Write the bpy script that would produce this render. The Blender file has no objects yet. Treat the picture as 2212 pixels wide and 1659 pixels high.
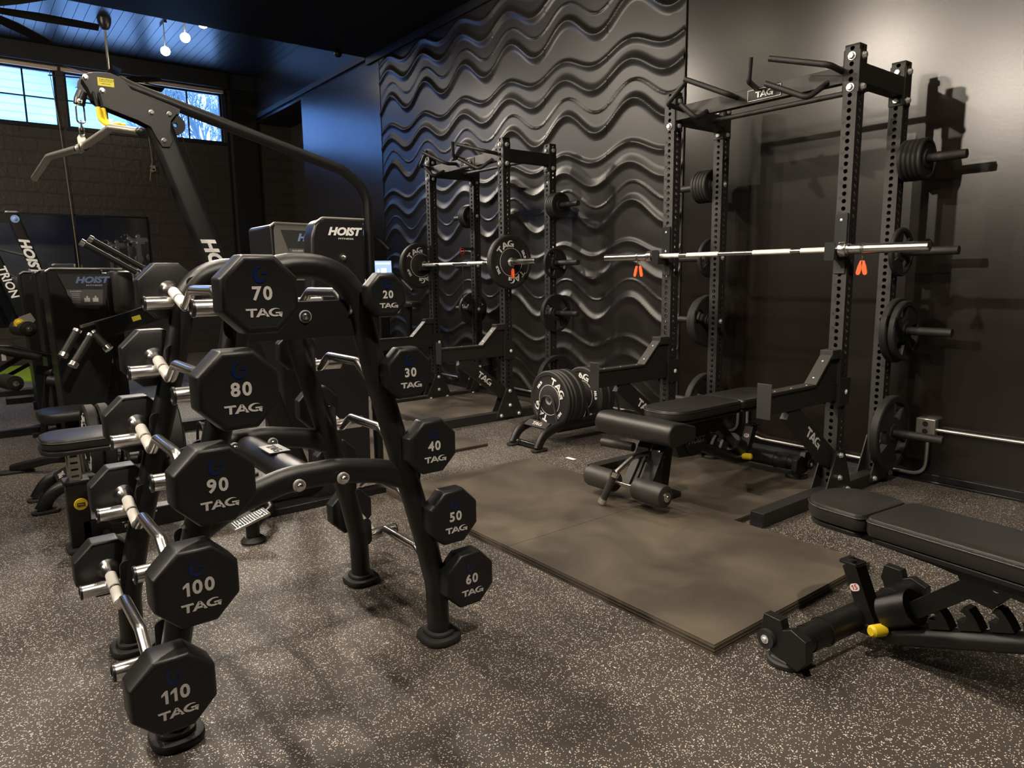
import bpy, math, random
from mathutils import Matrix, Vector
random.seed(7)
C = bpy.context.scene.collection
PI = math.pi
V = Vector
# ------------------------------------------------------------------ geometry helpers
def frame(x, y, o=(0, 0, 0)):
    x = V(x).normalized(); y = V(y).normalized(); z = x.cross(y)
    m = Matrix((x, y, z)).transposed().to_4x4(); m.translation = V(o); return m
def look(d, up=(0, 0, 1)):
    z = V(d).normalized(); u = V(up)
    if abs(z.dot(u)) > .98: u = V((1, 0, 0))
    x = u.cross(z).normalized(); y = z.cross(x)
    return Matrix((x, y, z)).transposed()
class G:
    def __init__(s): s.v = []; s.f = []
    def add(s, v, f, M=None):
        b = len(s.v)
        s.v += [(M @ V(p)) if M else V(p) for p in v]
        s.f += [tuple(b + i for i in q) for q in f]; return s
    def join(s, o, M=None): return s.add(o.v, o.f, M)
    def box(s, x0, x1, y0, y1, z0, z1, M=None):
        v = [(x, y, z) for x in (x0, x1) for y in (y0, y1) for z in (z0, z1)]
        return s.add(v, [(0, 1, 3, 2), (4, 6, 7, 5), (0, 4, 5, 1), (2, 3, 7, 6), (0, 2, 6, 4), (1, 5, 7, 3)], M)
    def bar(s, a, b, w, h, up=(0, 0, 1)):
        a = V(a); b = V(b); R = look(b - a, up).to_4x4(); R.translation = a
        return s.box(-w/2, w/2, -h/2, h/2, 0, (b-a).length, R)
    def rbox(s, cx, cy, cz, sx, sy, sz, r=.02, M=None, n=5, rb=None):
        P = rrect(sx, sy, min(r, sx/2-.001, sy/2-.001), n, rb); e = min(r*.5, sz*.3)
        rings = [(0, .0+e), (0, 0), ]
        lay = [(-sz/2, e), (-sz/2+e*.3, e*.3), (-sz/2+e, 0), (sz/2-e, 0), (sz/2-e*.3, e*.3), (sz/2, e)]
        vs = []; k = len(P)
        for z, o in lay:
            fx = (sx/2-o)/(sx/2); fy = (sy/2-o)/(sy/2)
            vs += [(cx+p[0]*fx, cy+p[1]*fy, cz+z) for p in P]
        fs = [tuple(range(k-1, -1, -1)), tuple(range(5*k, 6*k))]
        for i in range(5):
            for j in range(k): fs.append((i*k+j, i*k+(j+1) % k, (i+1)*k+(j+1) % k, (i+1)*k+j))
        return s.add(vs, fs, M)
    def cyl(s, a, b, r, r2=None, n=20, ry=None):
        a = V(a); b = V(b); R = look(b-a).to_4x4(); R.translation = a; L = (b-a).length
        r2 = r if r2 is None else r2
        v = [(math.cos(2*PI*i/n)*q, math.sin(2*PI*i/n)*q, z) for q, z in ((r, 0), (r2, L)) for i in range(n)]
        f = [(i, (i+1) % n, n+(i+1) % n, n+i) for i in range(n)] + [tuple(range(n-1, -1, -1)), tuple(range(n, 2*n))]
        return s.add(v, f, R)
    def lathe(s, prof, M=None, n=32):     # prof: (r,z) list about local z
        v = []; f = []
        k = len(prof)
        for r, z in prof: v += [(math.cos(2*PI*i/n)*r, math.sin(2*PI*i/n)*r, z) for i in range(n)]
        for j in range(k-1):
            for i in range(n): f.append((j*n+i, j*n+(i+1) % n, (j+1)*n+(i+1) % n, (j+1)*n+i))
        if prof[0][0] > 1e-5 and prof[0] != prof[-1]: f.append(tuple(range(n-1, -1, -1)))
        if prof[-1][0] > 1e-5 and prof[0] != prof[-1]: f.append(tuple(range((k-1)*n, k*n)))
        return s.add(v, f, M)
    def tube(s, pts, rx, ry=None, n=14, up=(0, 0, 1), fil=0, seg=6, closed=False, sec=None):
        pts = [V(p) for p in pts]
        if fil: pts = fillet(pts, fil, seg, closed)
        ry = ry or rx; k = len(pts); v = []; f = []
        sec = sec or [(math.cos(2*PI*i/n)*rx, math.sin(2*PI*i/n)*ry) for i in range(n)]; n = len(sec)
        up = V(up); prevx = None
        for i, p in enumerate(pts):
            if closed: t = pts[(i+1) % k]-pts[i-1]
            else: t = (pts[min(i+1, k-1)]-pts[i]).normalized()+(pts[i]-pts[max(i-1, 0)]).normalized()
            t.normalize()
            if prevx is None:
                u = up if abs(t.dot(up)) < .95 else V((1, 0, 0)) if abs(t.x) < .9 else V((0, 1, 0))
                x = u.cross(t).normalized()
            else: x = (prevx-t*prevx.dot(t)).normalized()
            prevx = x; y = t.cross(x)
            # mitre
            sc = 1.0
            if 0 < i < k-1 or closed:
                a = (pts[i]-pts[i-1]).normalized(); b = (pts[(i+1) % k]-pts[i]).normalized()
                sc = 1/max(.6, math.cos(a.angle(b, 0)/2))
                ax = (b-a)
                if ax.length > 1e-4:
                    ax.normalize()
                    for c in sec:
                        w = x*c[0]+y*c[1]; w = w+ax*(w.dot(ax)*(sc-1)); v.append(p+w)
                    continue
            for c in sec: v.append(p+x*c[0]+y*c[1])
        m = k if closed else k-1
        for i in range(m):
            for j in range(n):
                a = i*n; b = ((i+1) % k)*n
                f.append((a+j, a+(j+1) % n, b+(j+1) % n, b+j))
        if not closed: f += [tuple(range(n-1, -1, -1)), tuple(range((k-1)*n, k*n))]
        return s.add(v, f)
    def prism(s, poly, z0, z1, M=None):
        k = len(poly)
        v = [(p[0], p[1], z0) for p in poly]+[(p[0], p[1], z1) for p in poly]
        f = [tuple(range(k-1, -1, -1)), tuple(range(k, 2*k))]+[(i, (i+1) % k, k+(i+1) % k, k+i) for i in range(k)]
        return s.add(v, f, M)
    def ball(s, c, r, n=14, m=8, sz=1):
        pr = [(max(1e-6, r*math.sin(PI*i/m)), -r*math.cos(PI*i/m)*sz) for i in range(m+1)]
        return s.lathe(pr, Matrix.Translation(V(c)), n)
def fillet(p, r, seg, closed=False):
    out = []; k = len(p)
    for i in range(k):
        if not closed and i in (0, k-1): out.append(p[i]); continue
        a = p[i-1]-p[i]; b = p[(i+1) % k]-p[i]; la = a.length; lb = b.length
        a.normalize(); b.normalize(); th = a.angle(b)
        if th > PI-.02: out.append(p[i]); continue
        d = min(r/math.tan(th/2), la*.49, lb*.49)
        for j in range(seg+1):
            t = j/seg; q0 = p[i]+a*d; q1 = p[i]+b*d
            out.append(q0*(1-t)**2+p[i]*2*t*(1-t)+q1*t*t)
    return out
def rrect(w, h, r, n=4, rb=None):     # rb: separate radius for the +x end
    o = []; q = r if rb is None else rb
    for cx, cy, a0, r in ((w/2-q, h/2-q, 0, q), (-w/2+r, h/2-r, PI/2, r), (-w/2+r, -h/2+r, PI, r), (w/2-q, -h/2+q, 1.5*PI, q)):
        for i in range(n+1):
            a = a0+PI/2*i/n; o.append((cx+r*math.cos(a), cy+r*math.sin(a)))
    return o
def text(s, size, M, ext=.001, bold=0., shear=0., sx=1.):
    cu = bpy.data.curves.new('t', 'FONT'); cu.body = s; cu.size = size; cu.extrude = ext/2
    cu.offset = bold*size; cu.shear = shear; cu.align_x = 'CENTER'; cu.align_y = 'CENTER'; cu.resolution_u = 3
    ob = bpy.data.objects.new('t', cu)
    me = bpy.data.meshes.new_from_object(ob)
    g = G(); S = Matrix.Diagonal((sx, 1, 1, 1))
    g.add([v.co[:] for v in me.vertices], [tuple(p.vertices) for p in me.polygons], M @ S)
    bpy.data.objects.remove(ob); bpy.data.meshes.remove(me); bpy.data.curves.remove(cu)
    return g
def num(s_, size, M, ext=.001, bold=0.):     # numerals with a flagged 1
    adv = [(.44 if c == '1' else .60)*size for c in s_]; W_ = sum(adv); x = -W_/2; g = G(); h = .72*size; b = .035*size
    for c, a in zip(s_, adv):
        xc = x+a/2
        if c == '1': g.prism([(xc+.14*size, -h/2), (xc+.14*size, h/2), (xc+.01*size, h/2), (xc-.18*size, h/2-.17*size), (xc-.18*size, h/2-.29*size), (xc-.01*size, h/2-.19*size), (xc-.01*size, -h/2)], -ext/2, ext/2, M)
        else: g.join(text(c, size, M @ Matrix.Translation((xc, 0, 0)), ext, bold))
        x += a
    return g
def letterT(g, M, e): 
    g.prism([(-.5, .78), (.5, .78), (.45, 1), (-.55, 1)], 0, e, M); g.prism([(-.14, 0), (.1, 0), (.12, .8), (-.12, .8)], 0, e, M)
def letterA(g, M, e):
    g.prism([(-.62, 0), (-.34, 0), (.13, 1), (-.12, 1)], 0, e, M); g.prism([(.36, 0), (.62, 0), (.13, 1), (-.08, .9)], 0, e, M)
    g.prism([(-.25, .2), (.35, .2), (.28, .4), (-.16, .4)], 0, e, M)
def letterG(g, M, e):
    n = 16; a0 = math.radians(48); a1 = math.radians(300)
    for i in range(n):
        q = []
        for a in (a0+(a1-a0)*i/n, a0+(a1-a0)*(i+1)/n): q.append(a)
        t0 = min(1, (i+.0)/5); t1 = min(1, (i+1)/5)
        def pt(a, k): return (.62*k*math.cos(a), .5+.5*(k*.97+.03)*math.sin(a)-(.0 if k == 1 else 0))
        k0 = 1-.38*t0-.04; k1 = 1-.38*t1-.04
        g.prism([pt(q[0], 1), pt(q[1], 1), pt(q[1], k1), pt(q[0], k0)], 0, e, M)
    g.prism([(.02, .36), (.62, .36), (.62, .52), (.02, .52)], 0, e, M)
    g.prism([(.34, .36), (.66, .5), (.58, -.1), (.3, .08)], 0, e, M)
def tag_logo(h, M, e=.001):      # centred extended letters with an arrow tipped last letter
    g = G(); S = Matrix.Diagonal((h*1.02, h, 1, 1))
    for f, x in ((letterT, -1.08), (letterA, -.1), (letterG, 1.08)):
        f(g, M @ Matrix.Translation((x*h, -h/2, 0)) @ S, e)
    return g
def arc_letters(R, h, ang, M, e, letters=(letterT, letterA, letterG), step=.42):
    g = G()
    for i, f in enumerate(letters):
        a = ang-(i-1)*step
        f(g, M @ Matrix.Rotation(a, 4, 'Z') @ Matrix.Translation((0, R-h/2, 0)) @ Matrix.Diagonal((h, h, 1, 1)), e)
    return g
# ------------------------------------------------------------------ materials
MAT = {}
def mat(name, col, rough=.5, metal=0., bump=0., bscale=200., var=0., vscale=3., emit=None, spec=.5, coat=0):
    m = bpy.data.materials.new(name); m.use_nodes = True; nt = m.node_tree; b = nt.nodes['Principled BSDF']
    b.inputs['Base Color'].default_value = (*col, 1); b.inputs['Roughness'].default_value = rough
    b.inputs['Metallic'].default_value = metal; b.inputs['Specular IOR Level'].default_value = spec
    b.inputs['Coat Weight'].default_value = coat
    tc = nt.nodes.new('ShaderNodeTexCoord')
    if bump:
        n = nt.nodes.new('ShaderNodeTexNoise'); n.inputs['Scale'].default_value = bscale; n.inputs['Detail'].default_value = 3
        nt.links.new(tc.outputs['Object'], n.inputs['Vector'])
        bp = nt.nodes.new('ShaderNodeBump'); bp.inputs['Strength'].default_value = bump; bp.inputs['Distance'].default_value = .002
        nt.links.new(n.outputs['Fac'], bp.inputs['Height']); nt.links.new(bp.outputs['Normal'], b.inputs['Normal'])
    if var:
        n = nt.nodes.new('ShaderNodeTexNoise'); n.inputs['Scale'].default_value = vscale; n.inputs['Detail'].default_value = 6
        nt.links.new(tc.outputs['Object'], n.inputs['Vector'])
        r = nt.nodes.new('ShaderNodeMapRange'); r.inputs[1].default_value = .3; r.inputs[2].default_value = .7
        r.inputs[3].default_value = 1-var; r.inputs[4].default_value = 1+var
        nt.links.new(n.outputs['Fac'], r.inputs[0])
        mx = nt.nodes.new('ShaderNodeVectorMath'); mx.operation = 'SCALE'; mx.inputs[0].default_value = col
        nt.links.new(r.outputs[0], mx.inputs['Scale']); nt.links.new(mx.outputs[0], b.inputs['Base Color'])
    if emit: b.inputs['Emission Color'].default_value = (*emit[:3], 1); b.inputs['Emission Strength'].default_value = emit[3]
    MAT[name] = m; return m
mat('powder_black', (.0085, .0083, .0083), .34, bump=.25, bscale=900)
mat('rack_black', (.021, .0195, .018), .45, bump=.5, bscale=700)
mat('satin_wall', (.0085, .0058, .004), .27, bump=.12, bscale=60, var=.12, vscale=1.2)
mat('wave_panel', (.012, .0102, .0088), .41, var=.08, vscale=1.5, bump=.05, bscale=40)
mat('ceiling_black', (.007, .007, .008), .5)
mat('plank_black', (.012, .012, .014), .34)
mat('urethane', (.008, .008, .0085), .42, bump=.2, bscale=500)
mat('plastic_black', (.012, .012, .013), .35)
mat('gloss_black', (.008, .008, .009), .18)
mat('vinyl', (.018, .0165, .015), .36, bump=.35, bscale=350)
mat('foam', (.028, .025, .022), .5, bump=.2, bscale=600)
mat('rubber', (.016, .015, .014), .6, bump=.3, bscale=300)
mat('chrome', (.9, .88, .85), .22, 1)
mat('knurl', (.95, .92, .86), .45, .9, bump=.8, bscale=1500)
mat('steel', (.62, .60, .57), .22, 1)
mat('alu', (.72, .69, .62), .34, 1, bump=.3, bscale=1200)
mat('zinc', (.75, .75, .75), .35, .6)
mat('conduit', (.55, .53, .5), .35, .9)
mat('logo_grey', (.55, .53, .49), .5)
mat('white_print', (.9, .9, .88), .5)
mat('logo_blue', (.003, .012, .07), .3)
mat('yellow', (.85, .62, .02), .4)
mat('label_yellow', (.75, .68, .05), .5)
mat('orange', (.9, .13, .03), .45)
mat('red', (.6, .02, .02), .4)
mat('dark_print', (.004, .004, .004), .6)
mat('placard', (.05, .05, .052), .4)
mat('placard_light', (.16, .16, .165), .45)
mat('silver_trim', (.45, .43, .40), .28, .6)
mat('blue_print', (.25, .38, .7), .5)
mat('turf', (.22, .36, .015), .9, bump=.8, bscale=300)
mat('cord', (.34, .27, .2), .8)
mat('wood_trim', (.5, .38, .26), .6)
mat('silver_print', (.3, .3, .3), .3, .8)
mat('mirror', (.8, .82, .85), .02, 1)
mat('screen', (.05, .06, .08), .2, emit=(.35, .5, .8, 1.0))
mat('screen_bright', (.4, .5, .8), .2, emit=(.5, .65, 1., 2.2))
mat('lamp_glow', (1, .9, .7), .3, emit=(1, .86, .62, 60))
mat('roof', (.2, .22, .26), .8)
mat('block_wall', (.036, .030, .026), .36)
for k_, i_ in (('satin_wall', 1.62), ('wave_panel', 1.6), ('ceiling_black', 1.5), ('plank_black', 1.38)): MAT[k_].node_tree.nodes['Principled BSDF'].inputs['IOR'].default_value = i_
def nodes(m): return m.node_tree, m.node_tree.nodes['Principled BSDF']
# painted concrete block
nt, b = nodes(MAT['block_wall'])
tc = nt.nodes.new('ShaderNodeTexCoord'); mp = nt.nodes.new('ShaderNodeMapping'); mp.inputs['Rotation'].default_value = (PI/2, 0, 0)
br = nt.nodes.new('ShaderNodeTexBrick'); br.inputs['Scale'].default_value = 1; br.inputs['Brick Width'].default_value = .406
br.inputs['Row Height'].default_value = .203; br.inputs['Mortar Size'].default_value = .010; br.inputs['Mortar Smooth'].default_value = .3
nz = nt.nodes.new('ShaderNodeTexNoise'); nz.inputs['Scale'].default_value = 18; nz.inputs['Detail'].default_value = 6
nt.links.new(tc.outputs['Object'], mp.inputs['Vector']); nt.links.new(mp.outputs[0], br.inputs['Vector']); nt.links.new(tc.outputs['Object'], nz.inputs['Vector'])
ad = nt.nodes.new('ShaderNodeMath'); ad.operation = 'MULTIPLY_ADD'; ad.inputs[1].default_value = -1.0
m2 = nt.nodes.new('ShaderNodeMath'); m2.operation = 'MULTIPLY'; m2.inputs[1].default_value = .45
nt.links.new(nz.outputs['Fac'], m2.inputs[0]); nt.links.new(br.outputs['Fac'], ad.inputs[0]); nt.links.new(m2.outputs[0], ad.inputs[2])
bp = nt.nodes.new('ShaderNodeBump'); bp.inputs['Distance'].default_value = .016; bp.inputs['Strength'].default_value = 1.
nt.links.new(ad.outputs[0], bp.inputs['Height']); nt.links.new(bp.outputs['Normal'], b.inputs['Normal'])
# rubber floor with pale flecks
m = mat('floor_rubber', (.06, .05, .04), .62); nt, b = nodes(m)
tc = nt.nodes.new('ShaderNodeTexCoord')
nA = nt.nodes.new('ShaderNodeTexNoise'); nA.inputs['Scale'].default_value = 110; nA.inputs['Detail'].default_value = 1
vm = nt.nodes.new('ShaderNodeVectorMath'); vm.operation = 'MULTIPLY_ADD'; vm.inputs[1].default_value = (.007, .007, 0)
nt.links.new(tc.outputs['Object'], nA.inputs['Vector']); nt.links.new(nA.outputs['Color'], vm.inputs[0]); nt.links.new(tc.outputs['Object'], vm.inputs[2])
vo = nt.nodes.new('ShaderNodeTexVoronoi'); vo.inputs['Scale'].default_value = 300; vo.voronoi_dimensions = '2D'
nt.links.new(vm.outputs[0], vo.inputs['Vector'])
sp = nt.nodes.new('ShaderNodeSeparateColor'); nt.links.new(vo.outputs['Color'], sp.inputs[0])
c1 = nt.nodes.new('ShaderNodeMath'); c1.operation = 'GREATER_THAN'; c1.inputs[1].default_value = .885
c2 = nt.nodes.new('ShaderNodeMath'); c2.operation = 'LESS_THAN'; c2.inputs[1].default_value = .5
c3 = nt.nodes.new('ShaderNodeMath'); c3.operation = 'MULTIPLY'
nt.links.new(sp.outputs[0], c1.inputs[0]); nt.links.new(vo.outputs['Distance'], c2.inputs[0])
nt.links.new(c1.outputs[0], c3.inputs[0]); nt.links.new(c2.outputs[0], c3.inputs[1])
n2 = nt.nodes.new('ShaderNodeTexNoise'); n2.inputs['Scale'].default_value = 1.4; n2.inputs['Detail'].default_value = 5
nt.links.new(tc.outputs['Object'], n2.inputs['Vector'])
cr = nt.nodes.new('ShaderNodeValToRGB'); cr.color_ramp.elements[0].position = .35; cr.color_ramp.elements[0].color = (.040, .033, .027, 1)
cr.color_ramp.elements[1].position = .65; cr.color_ramp.elements[1].color = (.068, .056, .045, 1); nt.links.new(n2.outputs['Fac'], cr.inputs[0])
mx = nt.nodes.new('ShaderNodeMix'); mx.data_type = 'RGBA'; mx.inputs[7].default_value = (.72, .66, .58, 1)
nt.links.new(c3.outputs[0], mx.inputs[0]); nt.links.new(cr.outputs[0], mx.inputs[6]); nt.links.new(mx.outputs[2], b.inputs['Base Color'])
n3 = nt.nodes.new('ShaderNodeTexNoise'); n3.inputs['Scale'].default_value = 350; nt.links.new(tc.outputs['Object'], n3.inputs['Vector'])
bp = nt.nodes.new('ShaderNodeBump'); bp.inputs['Strength'].default_value = .5; bp.inputs['Distance'].default_value = .002
nt.links.new(n3.outputs['Fac'], bp.inputs['Height']); nt.links.new(bp.outputs['Normal'], b.inputs['Normal'])
# stable mat: worn rubber
m = mat('mat_rubber', (.07, .06, .045), .55); nt, b = nodes(m)
tc = nt.nodes.new('ShaderNodeTexCoord'); n2 = nt.nodes.new('ShaderNodeTexNoise'); n2.inputs['Scale'].default_value = 2.2; n2.inputs['Detail'].default_value = 9; n2.inputs['Distortion'].default_value = .6
nt.links.new(tc.outputs['Object'], n2.inputs['Vector'])
cr = nt.nodes.new('ShaderNodeValToRGB'); cr.color_ramp.elements[0].position = .36; cr.color_ramp.elements[0].color = (.055, .044, .033, 1)
cr.color_ramp.elements[1].position = .68; cr.color_ramp.elements[1].color = (.125, .103, .076, 1); nt.links.new(n2.outputs['Fac'], cr.inputs[0])
nt.links.new(cr.outputs[0], b.inputs['Base Color'])
n3 = nt.nodes.new('ShaderNodeTexNoise'); n3.inputs['Scale'].default_value = 260; nt.links.new(tc.outputs['Object'], n3.inputs['Vector'])
bp = nt.nodes.new('ShaderNodeBump'); bp.inputs['Strength'].default_value = .35; bp.inputs['Distance'].default_value = .002
nt.links.new(n3.outputs['Fac'], bp.inputs['Height']); nt.links.new(bp.outputs['Normal'], b.inputs['Normal'])
# lap siding and winter foliage outside
m = mat('siding', (.55, .66, .80), .7); nt, b = nodes(m)
m = mat('twigs', (.20, .24, .26), .9)
g_ = bpy.data.materials.new('window_glass'); g_.use_nodes = True; nt = g_.node_tree; nt.nodes.clear()
o = nt.nodes.new('ShaderNodeOutputMaterial'); mixs = nt.nodes.new('ShaderNodeMixShader'); tr = nt.nodes.new('ShaderNodeBsdfTransparent'); gl = nt.nodes.new('ShaderNodeBsdfGlossy')
gl.inputs['Roughness'].default_value = .02; mixs.inputs[0].default_value = .06
nt.links.new(tr.outputs[0], mixs.inputs[1]); nt.links.new(gl.outputs[0], mixs.inputs[2]); nt.links.new(mixs.outputs[0], o.inputs[0]); MAT['window_glass'] = g_
# ------------------------------------------------------------------ object helpers
ORG = {}
def thing(name, label, cat, loc=(0, 0, 0), group=None, world=False, rotz=0):
    o = bpy.data.objects.new(name, None); C.objects.link(o); o.location = loc; o.rotation_euler = (0, 0, rotz)
    o.empty_display_size = .1
    o['label'] = label; o['category'] = cat
    if group: o['group'] = group
    ORG[o.name] = V(loc) if world else V((0, 0, 0)); return o
def mesh(name, g, m, sm=35):
    me = bpy.data.meshes.new(name); me.from_pydata([tuple(v) for v in g.v], [], g.f); me.update()
    me.materials.append(MAT[m])
    if sm:
        me.polygons.foreach_set('use_smooth', [True]*len(me.polygons)); me.set_sharp_from_angle(angle=math.radians(sm))
    return me
def part(name, g, m, par=None, label=None, bev=0, sm=35):
    if par is not None:
        off = ORG.get(par.name, V((0, 0, 0)))
        if off.length: g.v = [v-off for v in g.v]
    o = bpy.data.objects.new(name, mesh(name, g, m, sm)); C.objects.link(o)
    if par is not None: o.parent = par; ORG[o.name] = ORG.get(par.name, V((0, 0, 0)))
    if label: o['label'] = label
    if bev:
        md = o.modifiers.new('bevel', 'BEVEL'); md.width = bev; md.segments = 2; md.limit_method = 'ANGLE'; md.harden_normals = False
    return o
def solo(name, g, m, label, cat, group=None, bev=0, loc=None):
    if loc is not None: g.v = [v-V(loc) for v in g.v]
    o = part(name, g, m, None, None, bev); o['label'] = label; o['category'] = cat
    if group: o['group'] = group
    if loc is not None: o.location = loc
    return o
def struct(name, g, m, bev=0, loc=None):
    if loc is not None: g.v = [v-V(loc) for v in g.v]
    o = part(name, g, m, None, None, bev); o['kind'] = 'structure'
    if loc is not None: o.location = loc
    return o
def dup(r, loc=None, label=None, group=None, rotz=None):
    c = r.copy(); C.objects.link(c)
    if loc is not None: c.location = loc
    if rotz is not None: c.rotation_euler = (0, 0, rotz)
    if label: c['label'] = label
    if group: c['group'] = group
    for ch in list(r.children):
        a = ch.copy(); C.objects.link(a); a.parent = c
        for g in list(ch.children):
            b2 = g.copy(); C.objects.link(b2); b2.parent = a
    return c
FX = lambda o: frame((0, -1, 0), (0, 0, 1), o)   # face looking to -x
FY = lambda o: frame((1, 0, 0), (0, 0, 1), o)    # face looking to -y
FZ = lambda o: frame((0, -1, 0), (1, 0, 0), o)   # face looking up, read from -x side
def bolt(p, d, r=.012, h=.010):     # hex head with washer
    d = V(d).normalized(); R = look(d).to_4x4(); R.translation = V(p); g = G()
    g.lathe([(r*1.25, 0), (r*1.25, h*.18), (r*.9, h*.2)], R, 18)
    g.lathe([(r, h*.2), (r, h*.8), (r*.82, h), (1e-5, h)], R, 6); return g
def dome(p, d, r, h):
    R = look(V(d).normalized()).to_4x4(); R.translation = V(p)
    return G().lathe([(r*1.8, 0), (r*1.8, h*.2), (r, h*.22), (r, h*.5), (r*.75, h*.85), (1e-5, h)], R, 20)

XW = 4.572; YB = 13.3; ZS = 4.12; ZC = 4.82; YS = 8.85; XL = -5.6; YN = -4.2
# ------------------------------------------------------------------ ROOM
struct('floor', G().box(XL-.2, XW+.8, YN-.2, YB+.2, -.1, 0), 'floor_rubber')
g = G(); g.box(XW, XW+.15, YN, 11.15, 0, ZC+.2); g.box(XW, XW+.15, 11.15, YB, 4.05, ZC+.2)
struct('wall_right', g, 'satin_wall')
g = G(); g.box(XW+.65, XW+.8, 11.0, YB+.1, 0, 4.2); g.box(XW+.15, XW+.8, 11.0, 11.15, 0, 4.2)
rec = struct('wall_recess', G().box(XW+.65, XW+.8, 10.9, YB+.1, 0, 4.2), 'block_wall'); 
struct('wall_recess_side', G().box(XW+.15, XW+.65, 11.0, 11.15, 0, 4.2), 'satin_wall')
struct('ceiling_recess', G().box(XW+.15, XW+.8, 11.0, YB, 4.05, 4.2), 'ceiling_black')
# back wall with three window openings
WX = [(-1.35, .72), (.76-.0, 1.55), (1.655, 2.777), (2.887, 4.012)]
holes = [(-.35, .60), (.70, 1.55), (1.655, 2.777), (2.887, 4.012)]
z0w, z1w = 3.65, 4.49
g = G(); g.box(XL, XW+.8, YB, YB+.2, 0, z0w); g.box(XL, XW+.8, YB, YB+.2, z1w, ZC+.2)
xs = [XL]+[q for h in holes for q in h]+[XW+.8]
for i in range(0, len(xs), 2): g.box(xs[i], xs[i+1], YB, YB+.2, z0w, z1w)
struct('wall_back', g, 'block_wall')
struct('wall_left', G().box(XL-.2, XL, YN, YB+.2, 0, ZC+.2), 'satin_wall')
struct('wall_near', G().box(XL-.2, XW+.15, YN-.2, YN, 0, ZC+.2), 'satin_wall')
struct('ceiling', G().box(XL, XW, YN, YS, ZS, ZS+.9), 'ceiling_black')
g = G()
x = XL
while x < XW:
    x1 = min(x+.121, XW); g.box(x, x1, YS-.05, YB, ZC, ZC+.03); x += .127
g.box(XL, XW, YS-.05, YB, ZC+.014, ZC+.05)
struct('ceiling_planks', g, 'plank_black')
struct('trim_1', G().box(XL, XW, YB-.10, YB, 4.56, ZC), 'ceiling_black', bev=.006)          # header board over the windows
struct('trim_2', G().box(XW-.035, XW, YN, YS, 4.03, ZS).box(XW-.04, XW, YS, YB, 4.10, 4.17), 'ceiling_black')
struct('baseboard_right', G().box(XW-.018, XW, YN, 11.15, 0, .055).box(XW-.03, XW-.018, YN, 11.15, 0, .015), 'gloss_black', bev=.003)
struct('trim_3', G().box(XW-.42, XW-.0, YB-.06, YB, 0, 4.56).box(XW-.52, XW-.50, YB-.03, YB, 0, 4.56), 'ceiling_black')
# windows
for i, (a, b_) in enumerate(holes):
    fr = G(); w = .035
    fr.box(a, b_, YB+.04, YB+.10, z0w, z0w+w); fr.box(a, b_, YB+.04, YB+.10, z1w-w, z1w)
    fr.box(a, a+w, YB+.04, YB+.10, z0w+w, z1w-w); fr.box(b_-w, b_, YB+.04, YB+.10, z0w+w, z1w-w)
    xm = a+(b_-a)*.5; fr.box(xm-.012, xm+.012, YB+.05, YB+.09, z0w+w, z1w-w)
    if i < 3: fr.box(a+w, b_-w, YB+.055, YB+.085, (z0w+z1w)/2-.01, (z0w+z1w)/2+.01)
    wo = struct('window_%d' % (i+1), fr, 'plank_black')
    part('pane', G().box(a+w, b_-w, YB+.066, YB+.072, z0w+w, z1w-w), 'window_glass', wo)
    part('head_casing', G().box(a-.03, b_+.03, YB-.02, YB+.02, z1w-.005, z1w+.045), 'wood_trim', wo)
    part('sill', G().box(a-.03, b_+.03, YB-.03, YB+.03, z0w-.04, z0w), 'plank_black', wo)
# outside: neighbouring house and twiggy trees
hs = thing('neighbour_house', 'pale blue lap-sided house seen through the left windows', 'house', (0, 19, 2.5), world=True)
g = G()
for k in range(34):
    zz = 2.5+k*.16
    g.add([(-6, 19-.03, zz), (3.9, 19-.03, zz), (3.9, 19, zz+.16), (-6, 19, zz+.16), (-6, 19, zz), (3.9, 19, zz)], [(0, 1, 2, 3), (0, 4, 5, 1)])
g.box(-6, 3.9, 19.01, 24, 2.5, 7.9)
part('siding_wall', g, 'siding', hs, sm=0)
g = G(); R = frame((1, 0, -.62), (0, 1, 0), (-1.2, 18.6, 8.2)); g.box(0, 6.2, 0, 5, 0, .12, R); g.box(0, 6.2, -.02, .1, -.2, .02, R)
part('roof', g, 'roof', hs)
def tree(x, y, z, n, rs, label):
    t = thing('bare_tree', label, 'tree', (x, y, 2.0), world=True, group=None)
    g = G(); rnd = random.Random(rs)
    def br_(p, d, L, r, k):
        q = p+d*L; g.cyl(p, q, r, r*.7, 6)
        if k == 0: return
        for _ in range(5):
            e = (d+V((rnd.uniform(-1, 1), rnd.uniform(-1, 1), rnd.uniform(-.5, .8)))*.8).normalized()
            br_(p+d*L*rnd.uniform(.4, 1), e, L*.68, r*.62, k-1)
    br_(V((x, y, 2)), V((.05, 0, 1)), 1.9, .06, 5)
    part('branches', g, 'twigs', t, sm=60)
tree(4.6, 16.6, 0, 0, 1, 'bare twiggy tree outside the right-hand window')
tree(7.4, 18.0, 0, 0, 5, 'bare twiggy tree farthest right outside the windows')
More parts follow.
